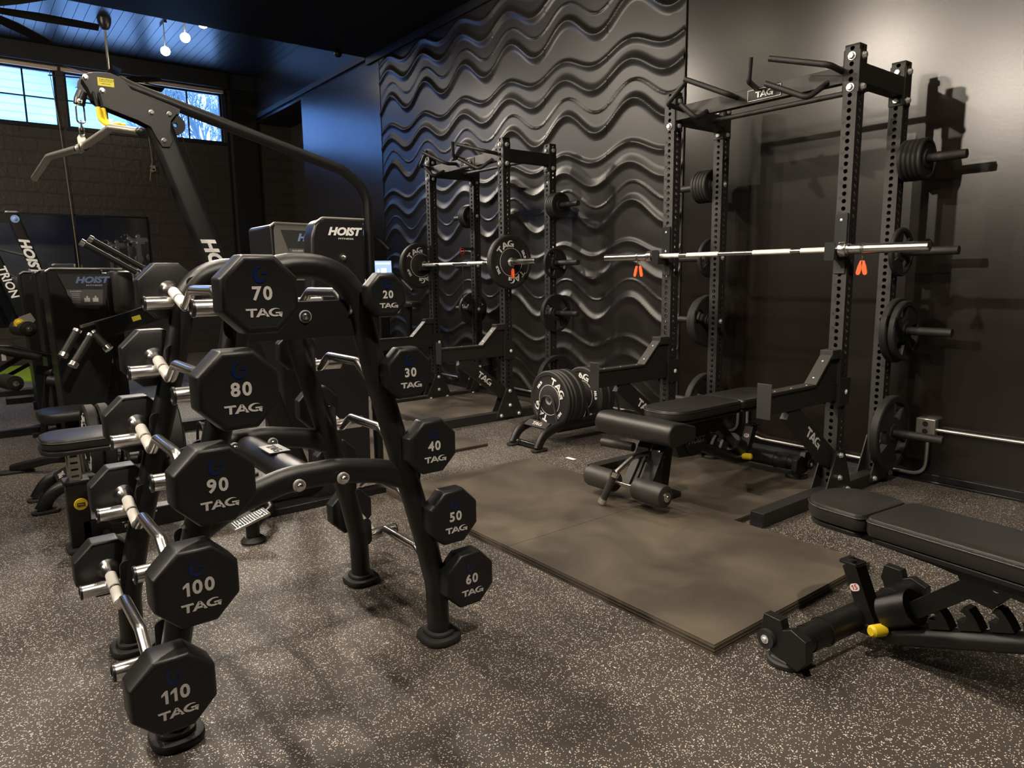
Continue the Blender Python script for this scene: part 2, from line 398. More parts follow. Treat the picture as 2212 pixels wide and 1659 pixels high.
# wave wall panels
L = .8133; ny = 40; nz = 150
WAV = [(.689, .058, 5.035, .016, .042, .052), (.507, .080, 5.03, .021, .078, .064), (.333, .092, 4.995, .008, .016, .018), (.169, .106, 4.99, .025, .066, .070)]
Y0P = 3.652
def wav(y, z):
    d = 0
    for (mz, A, ph, h, wu, wd) in WAV:
        for off in (0, L, -L):
            t = z-(mz+off+A*math.cos(2*PI*(y+Y0P-ph)/L)); w = wu if t > 0 else wd; u = abs(t)/w
            if u < 1: d = max(d, h*((1-u)**2*(1+.9*u)))
    e = min(y, L-y, z, L-z)
    if e < .0015: d = max(0, d-.003)
    return d+.006
g = G()
ys = [0, .002]+[.002+(L-.004)*i/ny for i in range(1, ny)]+[L-.002, L]
zs = [0, .002]+[.002+(L-.004)*i/nz for i in range(1, nz)]+[L-.002, L]
for z in zs:
    for y in ys: g.v.append(V((-wav(y, z), y, z)))
n_ = len(ys)
for j in range(len(zs)-1):
    for i in range(n_-1): g.f.append((j*n_+i, (j+1)*n_+i, (j+1)*n_+i+1, j*n_+i+1))
wp = part('trim_4', g, 'wave_panel', sm=28); wp['kind'] = 'structure'; wp.location = (XW, Y0P, 0)
for ax, cnt in ((1, 6), (2, 5)):
    a = wp.modifiers.new('a', 'ARRAY'); a.use_relative_offset = False; a.use_constant_offset = True; a.count = cnt
    a.constant_offset_displace = (0, L, 0) if ax == 1 else (0, 0, L)
struct('trim_5', G().box(XW-.012, XW, Y0P-.006, Y0P, 0, 4.07).box(XW-.012, XW, Y0P+6*L, Y0P+6*L+.006, 0, 4.07), 'ceiling_black')
# ------------------------------------------------------------------ floor mats
def edged_mat(x0, x1, y0, y1, h, label, seams=(), group=None):
    t = thing('rubber_mat', label, 'mat', ((x0+x1)/2, (y0+y1)/2, 0), world=True, group=group)
    cuts = [y0]+list(seams)+[y1]
    for a, b_ in zip(cuts[:-1], cuts[1:]):
        g = G(); layers = 6; gap = .0012
        for k in range(layers):
            z0 = h*k/layers; z1 = h*(k+1)/layers; o = .0025 if k % 2 else 0
            g.box(x0+o, x1-o, a+(o if a == y0 else gap), b_-(o if b_ == y1 else gap), z0, z1)
        part('mat_section', g, 'mat_rubber', t, sm=0)
    return t
edged_mat(1.895, 3.0, 1.335, 3.66, .038, 'layered brown-black rubber mat in front of the near rack', (2.48,))
edged_mat(3.003, 4.40, 2.03, 3.10, .03, 'dark rubber mat between the feet of the near power rack', (), None)
edged_mat(1.95, 3.07, 4.24, 5.4, .022, 'rubber mat in front of the far rack')
edged_mat(3.08, 4.40, 5.06, 6.11, .05, 'raised dark platform board between the feet of the far power rack')
solo('turf_mat', G().box(-2.5, .74, 11.0, 13.0, 0, .02), 'turf', 'bright green artificial turf patch far back on the left floor', 'turf', loc=(-.9, 12, 0))
# ------------------------------------------------------------------ POWER RACK (local: x from front face, y from near upright centre)
T = .0762; HW = 1.192; DP = .527; HT = 2.438; HS = .0386; HA = .456
def upright_geo():
    g = G(); n = 8; r = .0125; z0 = HA-10*HS-HS/2; cnt = 62; zt = z0+cnt*HS
    for (Mx) in (frame((0, -1, 0), (0, 0, 1), (0, 0, 0)), frame((1, 0, 0), (0, 0, 1), (T/2, -T/2, 0)), frame((0, 1, 0), (0, 0, 1), (T, 0, 0)), frame((-1, 0, 0), (0, 0, 1), (T/2, T/2, 0))):
        w = T/2
        for k in range(cnt):
            a = z0+k*HS; b_ = a+HS; c = (a+b_)/2
            sq = [(w, c), (w, b_), (0, b_), (-w, b_), (-w, c), (-w, a), (0, a), (w, a)]
            ci = [(r*math.cos(i*PI/4), c+r*math.sin(i*PI/4)) for i in range(8)]
            v = [(p[0], p[1], 0) for p in sq]+[(p[0], p[1], 0) for p in ci]+[(p[0], p[1], -.005) for p in ci]
            f = [(i, (i+1) % 8, 8+(i+1) % 8, 8+i) for i in range(8)]+[(8+i, 8+(i+1) % 8, 16+(i+1) % 8, 16+i) for i in range(8)]
            g.add(v, f, Mx)
        g.add([(-w, 0, 0), (w, 0, 0), (w, z0, 0), (-w, z0, 0)], [(0, 1, 2, 3)], Mx)
        g.add([(-w, zt, 0), (w, zt, 0), (w, HT, 0), (-w, HT, 0)], [(0, 1, 2, 3)], Mx)
    g.box(0, T, -T/2, T/2, HT-.004, HT)
    g.box(0, T, -T/2, T/2, 0, .004)
    return g
UPM = mesh('upright', upright_geo(), 'rack_black', 30)
NUM = G()
for k in range(1, 44, 2): NUM.join(text(str(k), .021, frame((0, -1, 0), (0, 0, 1), (-.0006, .022, HA+HS*k+.017)), .0008, .012))
NUMM = mesh('height_numbers', NUM, 'dark_print', 0)
def rack(label):
    t = thing('power_rack', label, 'power rack', (0, 0, 0))
    def P(n, g, m='rack_black', bev=.0015, lab=None): return part(n, g, m, t, lab, bev)
    for yy in (0, HW):
        for xx in (0, DP):
            o = bpy.data.objects.new('upright', UPM); C.objects.link(o); o.parent = t; o.location = (xx, yy, 0)
            if xx == 0:
                q = bpy.data.objects.new('height_numbers', NUMM); C.objects.link(q); q.parent = o
                q['label'] = 'black stencilled numbers beside the holes'
        # side top beam with end flanges
        g = G(); g.box(T+.006, DP-.006, yy-T/2, yy+T/2, 2.255, 2.355); g.box(T, T+.006, yy-T/2, yy+T/2, 2.205, 2.41); g.box(DP-.006, DP, yy-T/2, yy+T/2, 2.205, 2.41)
        P('side_beam', g)
        for xx in (0, DP):
            s = -1 if yy == 0 else 1
            # wrapped corner plate
            g = G(); g.box(xx+.0, xx+T, yy+s*T/2-.0, yy+s*T/2+s*.005, 2.205, 2.41); g.box(xx, xx+T, yy-s*T/2, yy-s*T/2-s*.006, 2.205, 2.42); P('corner_plate', g, bev=0)
            for N in (46, 50):
                P('bolt', bolt((xx, yy, HA+HS*N), (-1, 0, 0), .0165, .017), 'zinc', 0)
                P('bolt', bolt((xx+T*.5, yy-T/2-.005 if s < 0 else yy-T/2, HA+HS*N), (0, -1, 0), .0155, .017), 'zinc', 0)
        # base beam on the floor
        g = G().box(-.694, DP+T+.05, yy-T/2+.0, yy+T/2, .0, T); P('base_beam', g)
        g = G().box(-.6965, -.694, yy-T/2+.003, yy+T/2-.003, .003, T-.003); P('end_cap', g, 'plastic_black', 0)
        for xx in (0, DP):       # triangular gussets either side
            for s in (-1, 1):
                g = G(); yb = yy+s*(T/2)
                Mx = frame((1, 0, 0), (0, 0, 1), (xx+T/2, yb if s < 0 else yb+.008, 0))
                g.prism([(-.15, .02), (.15, .02), (.15, .05), (.045, .29), (-.035, .29), (-.15, .05)], 0, .008, Mx); P('gusset', g)
                if s < 0:
                    for bx, bz in ((0, .26), (0, .13), (-.10, .045), (.10, .045)): P('bolt', bolt((xx+T/2+bx, yb-.008, bz), (0, -1, 0), .0135, .015), 'zinc', 0)
    # rear floor beam, rear top bar, front pull-up beam
    P('rear_floor_beam', G().box(DP, DP+T, T/2, HW-T/2, .0, T))
    P('rear_top_bar', G().cyl((DP-.11, T/2, 2.305), (DP-.11, HW-T/2, 2.31), .016))
    P('front_beam', G().box(.008, .058, T/2, HW-T/2, 2.262, 2.348))
    for s, yy in ((1, T/2), (-1, HW-T/2)): P('beam_flange', G().box(-.0, T, yy, yy+s*.006, 2.20, 2.415), bev=0)
    pl = P('logo_plate', G().box(.0045, .008, .40, .62, 2.272, 2.338), 'dark_print', 0)
    g = G(); g.join(tag_logo(.034, FX((.0045, .51, 2.305)), .001))
    for z in (2.274, 2.334): g.box(.0035, .0045, .405, .615, z, z+.002)
    for y in (.403, .615): g.box(.0035, .0045, y, y+.002, 2.274, 2.336)
    part('logo', g, 'white_print', pl, 'white raised letters')
    def grip(pts, fil=.03): P('pull_up_handle', G().tube(pts, .0155, fil=fil, n=12), bev=0)
    xo = -.135
    grip([(.02, HW-.10, 2.318), (xo, HW-.09, 2.335), (xo-.03, HW-.27, 2.445)])
    grip([(.02, .70, 2.318), (xo, .64, 2.30), (xo-.09, .90, 2.43)], .05)
    grip([(.02, HW-.28, 2.28), (xo+.02, HW-.30, 2.215), (xo-.02, HW-.21, 2.31)], .04)
    grip([(.02, .56, 2.335), (xo, .52, 2.350), (xo-.02, .50, 2.47)])
    grip([(.02, .13, 2.285), (xo+.04, .18, 2.20), (xo-.02, .40, 2.31)], .045)
    grip([(.02, .05, 2.32), (xo, .045, 2.33), (xo-.07, .35, 2.42)], .05)
    # J hooks
    for yy in (0, HW):
        g = G(); g.box(-.008, 0, yy-.031, yy+.031, 1.27, 1.59); g.box(-.105, -.008, yy-.025, yy+.025, 1.345, 1.372); g.box(-.117, -.105, yy-.025, yy+.025, 1.345, 1.425)
        h = part('j_hook', g, 'rack_black', t, bev=.002)
        g = G(); g.box(-.014, -.008, yy-.033, yy+.033, 1.385, 1.588); g.box(-.105, -.012, yy-.026, yy+.026, 1.372, 1.380); g.box(-.122, -.117, yy-.027, yy+.027, 1.34, 1.435)
        part('hook_liner', g, 'plastic_black', h, 'plastic wear liner')
        g = G(); 
        for z in (1.43, 1.555): g.join(dome((-.014, yy, z), (-1, 0, 0), .004, .003))
        part('rivet', g, 'zinc', h)
    # spotter arms with diagonal brace
    for yy in (0, HW):
        g = G(); g.box(-.67, -.006, yy-.026, yy+.026, .575, .675); g.box(-.675, -.67, yy-.04, yy+.04, .555, .735)
        a = part('spotter_arm', g, 'rack_black', t, bev=.002)
        g = G(); g.box(-.67, -.24, yy-.034, yy+.034, .675, .690)
        Mr = frame((1, 0, .95), (0, 1, 0), (-.24, yy, .676)); g.box(0, .215, -.034, .034, 0, .014, Mr); g.box(-.092, -.004, yy-.036, yy+.036, .81, .86)
        part('arm_pad', g, 'foam', a, bev=.002)
        g = G(); g.prism([(-.24, .675), (-.085, .82), (-.006, .82), (-.006, .675)], -.02, .02, FY((0, yy, 0))); part('riser', g, 'rack_black', a)
        g = G()
        for x in (-.6, -.45, -.3): g.join(dome((x, yy-.012, .690), (0, 0, 1), .003, .003))
        for k in (.05, .17): g.join(dome(Mr @ V((k, 0, .014)), (-.95, 0, 1), .003, .003))
        part('rivet', g, 'zinc', a)
        part('saddle', G().box(-.02, T+.02, yy-T/2-.010, yy-T/2-.003, .545, .70), 'rack_black', a, bev=.001); part('saddle', G().box(-.02, T+.02, yy+T/2+.003, yy+T/2+.010, .545, .70), 'rack_black', a, bev=.001)
        g = G(); g.join(dome((.055, yy-T/2-.010, .62), (0, -1, 0), .008, .006)); part('pin', g, 'white_print', a)
        g = G(); ax_ = V((-.46, 0, .575)); bx_ = V((-.004, 0, .235)); d = (bx_-ax_).normalized()
        Mb = frame(d, V((0, -1, 0)).cross(d)*-1, (ax_.x, yy, ax_.z)); g.box(0, (bx_-ax_).length, -.055, .055, -.02, .02, frame(d, V((0, 0, 1)).cross(d).cross(d)*-1 if 0 else V((-d.z, 0, d.x)), (ax_.x, yy, ax_.z)))
        b2 = part('brace', g, 'rack_black', a, bev=.0015)
        part('brace_logo', tag_logo(.052, frame(d, V((-d.z, 0, d.x)), (ax_.x+d.x*.33, yy-.0215, ax_.z+d.z*.33)), .001), 'white_print', b2) if 0 else None
        part('brace_logo', tag_logo(.052, frame(d, V((-d.z, 0, d.x)), (ax_.x+d.x*.30, yy-.0205, ax_.z+d.z*.30)), .001), 'white_print', a, 'white letters on the brace')
    # storage pegs
    for z in (1.90, 1.39, .935, .32):
        for s, yy in ((-1, -T/2), (1, HW+T/2)):
            g = G(); g.cyl((DP+T/2, yy, z), (DP+T/2, yy+s*.333, z), .0245, n=18); g.lathe([(.045, 0), (.045, .012), (.03, .014)], Matrix.Translation((DP+T/2, yy, z)) @ look((0, s, 0)).to_4x4(), 20)
            P('plate_peg', g, bev=.001)
            if s > 0: P('bolt', dome((DP+T/2, HW-T/2, z), (0, -1, 0), .010, .012), 'zinc', 0)
    return t
RX = 3.785; RY1 = 1.95; RY2 = 4.976
r1 = rack('large black power rack nearest the camera, against the plain wall'); r1.location = (RX, RY1, 0)
r2 = dup(r1, (RX, RY2, 0), 'black power rack farther back, in front of the wavy wall panels')
# ------------------------------------------------------------------ PLATES
def plate_prof(r, w, hub=.05, dish=.008):
    h = w/2
    return [(.026, -h), (hub, -h), (hub+.004, -h+dish), (r*.80, -h+dish), (r*.84, -h), (r-.006, -h), (r, -h+.006), (r, h-.006), (r-.006, h), (r*.84, h), (r*.80, h-dish), (hub+.004, h-dish), (hub, h), (.026, h), (.026, -h)]
PM = {}
def grip_plate(r, w, pos, axis, label, group, grips=True, cat='weight plate'):
    key = (r, w, grips)
    if key not in PM:
        t = thing('weight_plate', label, cat, (0, 0, 0))
        g = G()
        if grips and r > .13:
            # spoked plate with three handle slots
            n = 48; h = w/2; ro = r*.84; ri = r*.42
            g.lathe([(ro, -h+.001), (r-.006, -h), (r, -h+.006), (r, h-.006), (r-.006, h), (ro, h-.001), (ro, -h+.001)], None, n)
            g.lathe([(.026, -h), (.05, -h), (.055, -h+.006), (ri, -h+.008), (ri, h-.008), (.055, h-.006), (.05, h), (.026, h), (.026, -h)], None, n)
            for k in range(3):
                a0 = k*2*PI/3-.55; a1 = a0+1.1; poly = []
                for i in range(9): a = a0+(a1-a0)*i/8; poly.append((ri*.97*math.cos(a), ri*.97*math.sin(a)))
                for i in range(9): a = a1+.12-(a1-a0+.24)*i/8; poly.append((ro*1.01*math.cos(a), ro*1.01*math.sin(a)))
                g.prism(poly, -h+.006, h-.006)
        else: g.lathe(plate_prof(r, w), None, 40)
        part('plate_body', g, 'rubber', t)
        g = G().lathe([(.0262, -w/2-.0005), (.034, -w/2-.0005), (.034, w/2+.0005), (.0262, w/2+.0005), (.0262, -w/2-.0005)], None, 20)
        part('hub_ring', g, 'powder_black', t)
        PM[key] = t; o = t
    else: o = dup(PM[key])
    o['label'] = label; o['group'] = group
    o.location = pos; o.rotation_euler = look(axis).to_euler(); o.rotation_euler.rotate_axis('Z', random.uniform(0, 6))
    return o
def plates_on(rackname, ry, side, specs):
    XP = RX+DP+T/2
    sn = 'right-hand' if side < 0 else 'left-hand'
    for z, lvl, lst in specs:
        y = ry-T/2-.016 if side < 0 else ry+HW+T/2+.016
        for i, (r, w, gr) in enumerate(lst):
            y += side*w/2; zc = z-.0
            lab = '%s black plate on the %s %s peg of the %s' % (('small' if r < .13 else 'medium' if r < .17 else 'large'), lvl, sn, rackname)
            if len(lst) > 1:
                lab += ', ' + ('nearest the upright' if i == 0 else 'outermost' if i == len(lst)-1 else '%s from the upright' % ('zero', 'second', 'third', 'fourth')[i])
            grip_plate(r, w, (XP, y, zc+.0245-.0262), (0, side, 0), lab, 'plates stored on the %s' % rackname, gr)
            y += side*(w/2+.0015)
S5 = [(.115, .024, False)]*5
near_specs = [(1.90, 'top', S5), (1.39, 'second', [(.14, .028, True)]), (.935, 'third', [(.19, .04, True), (.175, .04, True)]), (.32, 'bottom', [(.225, .05, True)])]
plates_on('near rack', RY1, -1, near_specs)
plates_on('near rack', RY1, 1, [(1.90, 'top', S5), (1.39, 'second', [(.14, .028, True)]), (.935, 'third', [(.19, .04, True), (.175, .04, True)]), (.32, 'bottom', [(.225, .05, True)])])
S4 = [(.115, .024, False)]*4
plates_on('far rack', RY2, -1, [(1.90, 'top', S4), (1.39, 'second', [(.14, .028, True)]), (.935, 'third', [(.175, .04, True)]), (.32, 'bottom', [(.225, .05, True)])])
plates_on('far rack', RY2, 1, [(1.90, 'top', S4), (.935, 'third', [(.175, .04, True)]), (.32, 'bottom', [(.225, .05, True)])])
# bumper plates with lettering
def bumper(r, w, lb, rot, pos, axis, label, group=None, both=True):
    t = thing('bumper_plate', label, 'bumper plate', pos, group=group)
    t.rotation_euler = axis
    g = G(); h = w/2
    g.lathe([(.0265, -h), (.105, -h), (.115, -h+.006), (.118, -h+.007), (.185, -h+.007), (.192, -h), (r-.01, -h), (r, -h+.01), (r, h-.01), (r-.01, h), (.192, h), (.185, h-.007), (.118, h-.007), (.115, h-.006), (.105, h), (.0265, h), (.0265, -h)], None, 56)
    part('plate_body', g, 'rubber', t)
    part('hub_ring', G().lathe([(.0262, -h-.001), (.036, -h-.001), (.038, -h+.002), (.038, h-.002), (.036, h+.001), (.0262, h+.001), (.0262, -h-.001)], None, 28), 'zinc', t, 'bright steel hub')
    g = G(); rr = G()
    for s in ((1, -1) if both else (1,)):
        Mx = (Matrix.Translation((0, 0, h-.006)) if s > 0 else Matrix.Rotation(PI, 4, 'Y') @ Matrix.Translation((0, 0, h-.006)))
        g.join(arc_letters(.152, .052, rot, Mx, .0025)); g.join(arc_letters(.152, .052, rot+PI, Mx, .0025))
        for k in (PI/2, -PI/2):
            g.join(text(lb, .030, Mx @ Matrix.Rotation(rot+k, 4, 'Z') @ Matrix.Translation((0, .152, .001)), .003, .03, 0, 1.2))
        g.lathe([(.1145, 0.0), (.117, .0), (.117, .0012), (.1145, .0012), (.1145, 0)], Mx, 56)
    part('raised_lettering', g, 'white_print', t, 'white raised letters')
    return t
AY = (PI/2, 0, 0)        # local z -> -y  (x stays x, y -> z)
AX = tuple(frame((0, -1, 0), (0, 0, 1)).to_euler())   # local z -> -x
# ------------------------------------------------------------------ BARBELLS
def barbell(xc, yc, zc, Ltot, label):
    t = thing('olympic_barbell', label, 'barbell', (xc, yc, zc))
    g = G(); inn = 1.31*Ltot/2.2; h = Ltot/2; e = inn/2
    part('shaft', G().cyl((0, -e, 0), (0, e, 0), .0145, n=18), 'steel', t)
    for a, b_ in ((-e+.03, -.42), (-.36, -.12), (.12, .36), (.42, e-.03)): part('knurled_grip', G().cyl((0, a, 0), (0, b_, 0), .0152, n=18), 'knurl', t)
    for s in (-1, 1):
        R = look((0, s, 0)).to_4x4(); R.translation = V((0, s*e, 0)); sl = h-e
        sv = part('sleeve', G().lathe([(.018, -.004), (.036, -.004), (.039, 0), (.039, .028), (.036, .034), (.0255, .036), (.025, sl-.004), (.021, sl), (1e-5, sl)], R, 30), 'chrome', t)
        part('collar_ring', G().lathe([(.0265, .04), (.030, .042), (.030, .05), (.0265, .052), (.0265, .04)], R, 26), 'steel', sv)
    return t
BY1 = 2.557; BZ = 1.3965
barbell(3.712, BY1, BZ, 2.165, 'empty chrome barbell racked across the near power rack')
barbell(3.712, 5.507, 1.396, 2.165, 'chrome barbell loaded with two bumper plates on the far rack')
def clip(pos, side, label, rot=0., grp='orange handled spring clips'):
    t = thing('spring_clip', label, 'spring clip', pos, group=grp)
    pts = []
    for i in range(61): a = i/60*PI*2*2.6; pts.append((.0275*math.cos(a), side*(-.010+.020*i/60), .0275*math.sin(a)))
    part('coil', G().tube(pts, .0023, n=6), 'steel', t, 'steel wire coil')
    for k in (-1, 1):
        d = V((math.sin(rot+k*.25)*.0, math.sin(rot+k*.24), -math.cos(rot+k*.24)))
        p0 = V((0, side*k*.006, -.026)); g = G().cyl(p0, p0+d*.045, .0025, n=8)
        part('wire_leg', g, 'steel', t)
        R = frame(V((1, 0, 0)), V((0, -d.z, d.y)) if 0 else d.cross(V((1, 0, 0))), p0+d*.04)
        g = G(); Mh = frame(d, V((1, 0, 0)), p0+d*.036); 
        Mh = frame(V((0, 1, 0)).cross(V((1, 0, 0))) if 0 else d.cross(V((1, 0, 0))), d, p0+d*.036)
        g.prism([(-.008, 0), (.008, 0), (.0125, .03), (.0125, .066), (.006, .076), (-.006, .076), (-.0125, .066), (-.0125, .03)], -.005, .005, Mh)
        part('grip_handle', g, 'orange', t, 'orange plastic handle', bev=.002)
    return t
clip((3.712, 1.795, BZ), -1, 'spring clip with orange handles on the right end of the near barbell')
clip((3.712, 3.327, BZ), 1, 'spring clip with orange handles on the left end of the near barbell')
clip((3.712, 4.715, 1.396), -1, 'spring clip with orange handles in front of the loaded plate on the far rack', .2)
bumper(.225, .055, '25LB', .45, (3.712, 4.81-.04, 1.3945), AY, 'bumper plate marked 25LB loaded on the near end of the far rack barbell')
bumper(.225, .055, '25LB', .5, (3.712, 6.245, 1.3945), AY, 'bumper plate marked 25LB on the far end of the far rack barbell')
# red hook with hanging cable on far rack
t = thing('hanging_cable', 'thin steel cable hanging from a red clip inside the far rack', 'cable', (4.16, 6.14, 1.5), world=True)
part('cable', G().cyl((4.16, 6.14, 1.50), (4.16, 6.14, .99), .004, n=8), 'steel', t); part('end_ring', G().tube([(4.16+.012*math.cos(a), 6.14, .978+.012*math.sin(a)) for a in [i*PI/6 for i in range(12)]], .003, closed=True, n=6), 'zinc', t)
part('clip', G().tube([(4.16+.028*math.cos(a), 6.14, 1.535+.028*math.sin(a)) for a in [i*PI/6 for i in range(12)]], .006, closed=True, n=8), 'red', t, 'red plastic clip')
part('support_arm', G().bar((4.16, 6.168, 1.56), (4.312, 6.168, 1.56), .03, .03), 'rack_black', t)
# ------------------------------------------------------------------ BARBELL RACK (curl bar tree)
CX = .80; YN1 = 2.03; YF1 = 2.65
t = thing('barbell_rack', 'double-sided black A-frame rack holding the octagonal curl barbells', 'barbell rack', (CX, 2.34, 0), world=True)
RK = t
def legx(z):       # offset of the leg centre from the middle
    pts = [(0, .437), (.14, .433), (.32, .41), (.67, .308), (.94, .24), (1.17, .165), (1.26, .10), (1.31, 0)]
    for a, b_ in zip(pts[:-1], pts[1:]):
        if a[0] <= z <= b_[0]: return a[1]+(b_[1]-a[1])*(z-a[0])/(b_[0]-a[0])
    return .1
for yy in (YN1, YF1):
    pts = [(CX-.437, yy, .02), (CX-.434, yy, .20), (CX-.39, yy, .40)]
    pts += [(CX-.225, yy, 1.0), (CX-.155, yy, 1.318), (CX+.155, yy, 1.318), (CX+.225, yy, 1.0)]
    pts += [(CX+.39, yy, .40), (CX+.434, yy, .20), (CX+.437, yy, .02)]
    a = fillet([V(p) for p in pts], .22, 10)
    part('arch_frame', G().tube(a, .038, .044, n=22, up=(0, 1, 0)), 'powder_black', t)
    for s in (-1, 1):
        g = G(); g.rbox(CX+s*.437, yy, .013, .14, .155, .026, .055); g.rbox(CX+s*.437, yy, .03, .10, .115, .02, .045); part('rubber_foot', g, 'rubber', t)
    # bowed cross brace
    pts = [(CX-.36, yy, .575), (CX-.24, yy, .645), (CX-.08, yy, .685), (CX+.08, yy, .685), (CX+.24, yy, .655), (CX+.36, yy, .60)]
    part('cross_brace', G().tube(fillet([V(p) for p in pts], .3, 6), .022, .043, n=18, up=(0, 0, 1)) if 0 else G().tube(fillet([V(p) for p in pts], .3, 6), .030, .040, n=18, up=(0, 0, 1)), 'powder_black', t)
    part('top_plate', G().box(CX-.22, CX+.22, yy-.006, yy+.006, 1.105, 1.215), 'powder_black', t, bev=.002)
    dy = -1 if yy == YN1 else -1
    for bx, bz, oy in ((CX-.055, .672, -.042), (CX+.085, .668, -.042), (CX+.006, 1.17, -.007)):
        w = part('washer', G().cyl((bx, yy+oy+.006, bz), (bx, yy+oy-.002, bz), .019, n=24), 'zinc', t)
        part('bolt', dome((bx, yy+oy-.002, bz), (0, -1, 0), .009, .012), 'chrome', w)
for s, k in ((-.0, 0),):
    part('centre_beam', G().tube([(CX, YN1+.02, .66), (CX, YF1-.02, .66)], .055, .045, n=24), 'powder_black', t)
    part('top_beam', G().cyl((CX, YN1+.01, 1.16), (CX, YF1-.01, 1.16), .022), 'powder_black', t)
pl = part('logo_plate', G().box(CX-.035, CX+.035, 2.29, 2.41, .7045, .709), 'silver_print', t)
part('logo', tag_logo(.03, frame((0, -1, 0), (1, 0, 0), (CX, 2.35, .7092)), .001), 'dark_print', pl, 'dark letters')
part('sticker', G().box(CX+.437-.012, CX+.437+.012, YN1-.0375, YN1-.036, .12, .165), 'white_print', t, 'small white sticker')
# ------------------------------------------------------------------ CURL BARBELLS
YNI, YFI = 0, 0
EL = .87
def ez_bar_geo():
    P0 = [(0, -.435, 0), (0, -.385, 0), (.0, -.215, -.052), (0, -.125, .004), (0, .125, .004), (.0, .215, -.052), (0, .385, 0), (0, .435, 0)]
    pts = fillet([V(p) for p in P0], .05, 5)
    whole = G().tube(pts, .0165, n=16)
    def seg(a, b_):
        a = V(a); b_ = V(b_); return a, b_
    kn = []
    for s in (-1, 1):
        a = V((0, s*.375, -.003)); b_ = V((0, s*.228, -.048)); m = (a+b_)/2; d = (b_-a).normalized()
        kn.append(G().tube([a, m-d*.006], .0178, n=16)); kn.append(G().tube([m+d*.006, b_], .0178, n=16))
        kn.append(G().cyl((0, s*.435, 0), (0, s*.425, 0), .0, n=3)) if 0 else None
    cone = []
    for s in (-1, 1):
        R = look((0, -s, 0)).to_4x4(); R.translation = V((0, s*.437, 0)); cone.append(G().lathe([(.036, 0), (.035, .006), (.026, .016), (.019, .032), (.016, .045), (.015, .05)], R, 28))
    return whole, [k for k in kn if k], cone
EZ, KN, CO = ez_bar_geo()
EZM = mesh('curl_bar', EZ, 'chrome', 40); KNM = [mesh('knurled_grip', k, 'knurl', 40) for k in KN]; COM = [mesh('flared_collar', k, 'chrome', 40) for k in CO]
def octagon(r):   # r = across-flats half
    R = r/math.cos(PI/8); return [(R*math.cos(PI/8+i*PI/4), R*math.sin(PI/8+i*PI/4)) for i in range(8)]
def oct_head(d, th):
    g = G(); lay = [(d/2-.014, 0), (d/2-.003, .004), (d/2, .012), (d/2, th-.016), (d/2-.004, th-.005), (d/2-.012, th), (d/2-.020, th-.0015), (.001, th-.0015)]
    v = []
    for r, z in lay: v += [(p[0], p[1], z) for p in octagon(r)]
    f = [tuple(range(7, -1, -1))]
    for j in range(len(lay)-1):
        for i in range(8): f.append((j*8+i, j*8+(i+1) % 8, (j+1)*8+(i+1) % 8, (j+1)*8+i))
    f.append(tuple(range(8*(len(lay)-1), 8*len(lay))))
    return G().add(v, f)
def swoosh(g, M, s, e):       # open ring with a flicked tip
    n = 18
    for i in range(n):
        q = []
        for k in (i, i+1):
            a = math.radians(78+k*285/n); th = .10+.30*math.sin(PI*min(1, k/n*1.05))**.8
            ro = s; ri = s*(1-th); q.append(((ro*math.cos(a)*.92, ro*math.sin(a)*1.12), (ri*math.cos(a)*.92+s*.04, ri*math.sin(a)*1.12+s*.05)))
        g.prism([q[0][0], q[1][0], q[1][1], q[0][1]], 0, e, M)
    g.prism([(s*.15, s*.15), (s*1.05, s*.62), (s*.8, s*.05)], 0, e, M)
SPEC = [(20, 1, 1.228, .135, .050), (30, 1, .982, .163, .058), (40, 1, .731, .18, .062), (50, 1, .474, .190, .068), (60, 1, .233, .196, .074),
        (70, -1, 1.244, .194, .080), (80, -1, 1.013, .198, .084), (90, -1, .785, .195, .088), (100, -1, .543, .200, .092), (110, -1, .289, .197, .096)]
BX = {20: 1.032, 30: 1.10, 40: 1.18, 50: 1.255, 60: 1.316, 70: .588, 80: .522, 90: .45, 100: .389, 110: .317}
row = {20: 'top right', 30: 'second down right', 40: 'third down right', 50: 'fourth down right', 60: 'lowest right',
       70: 'top left', 80: 'second down left', 90: 'third down left', 100: 'fourth down left', 110: 'lowest left'}
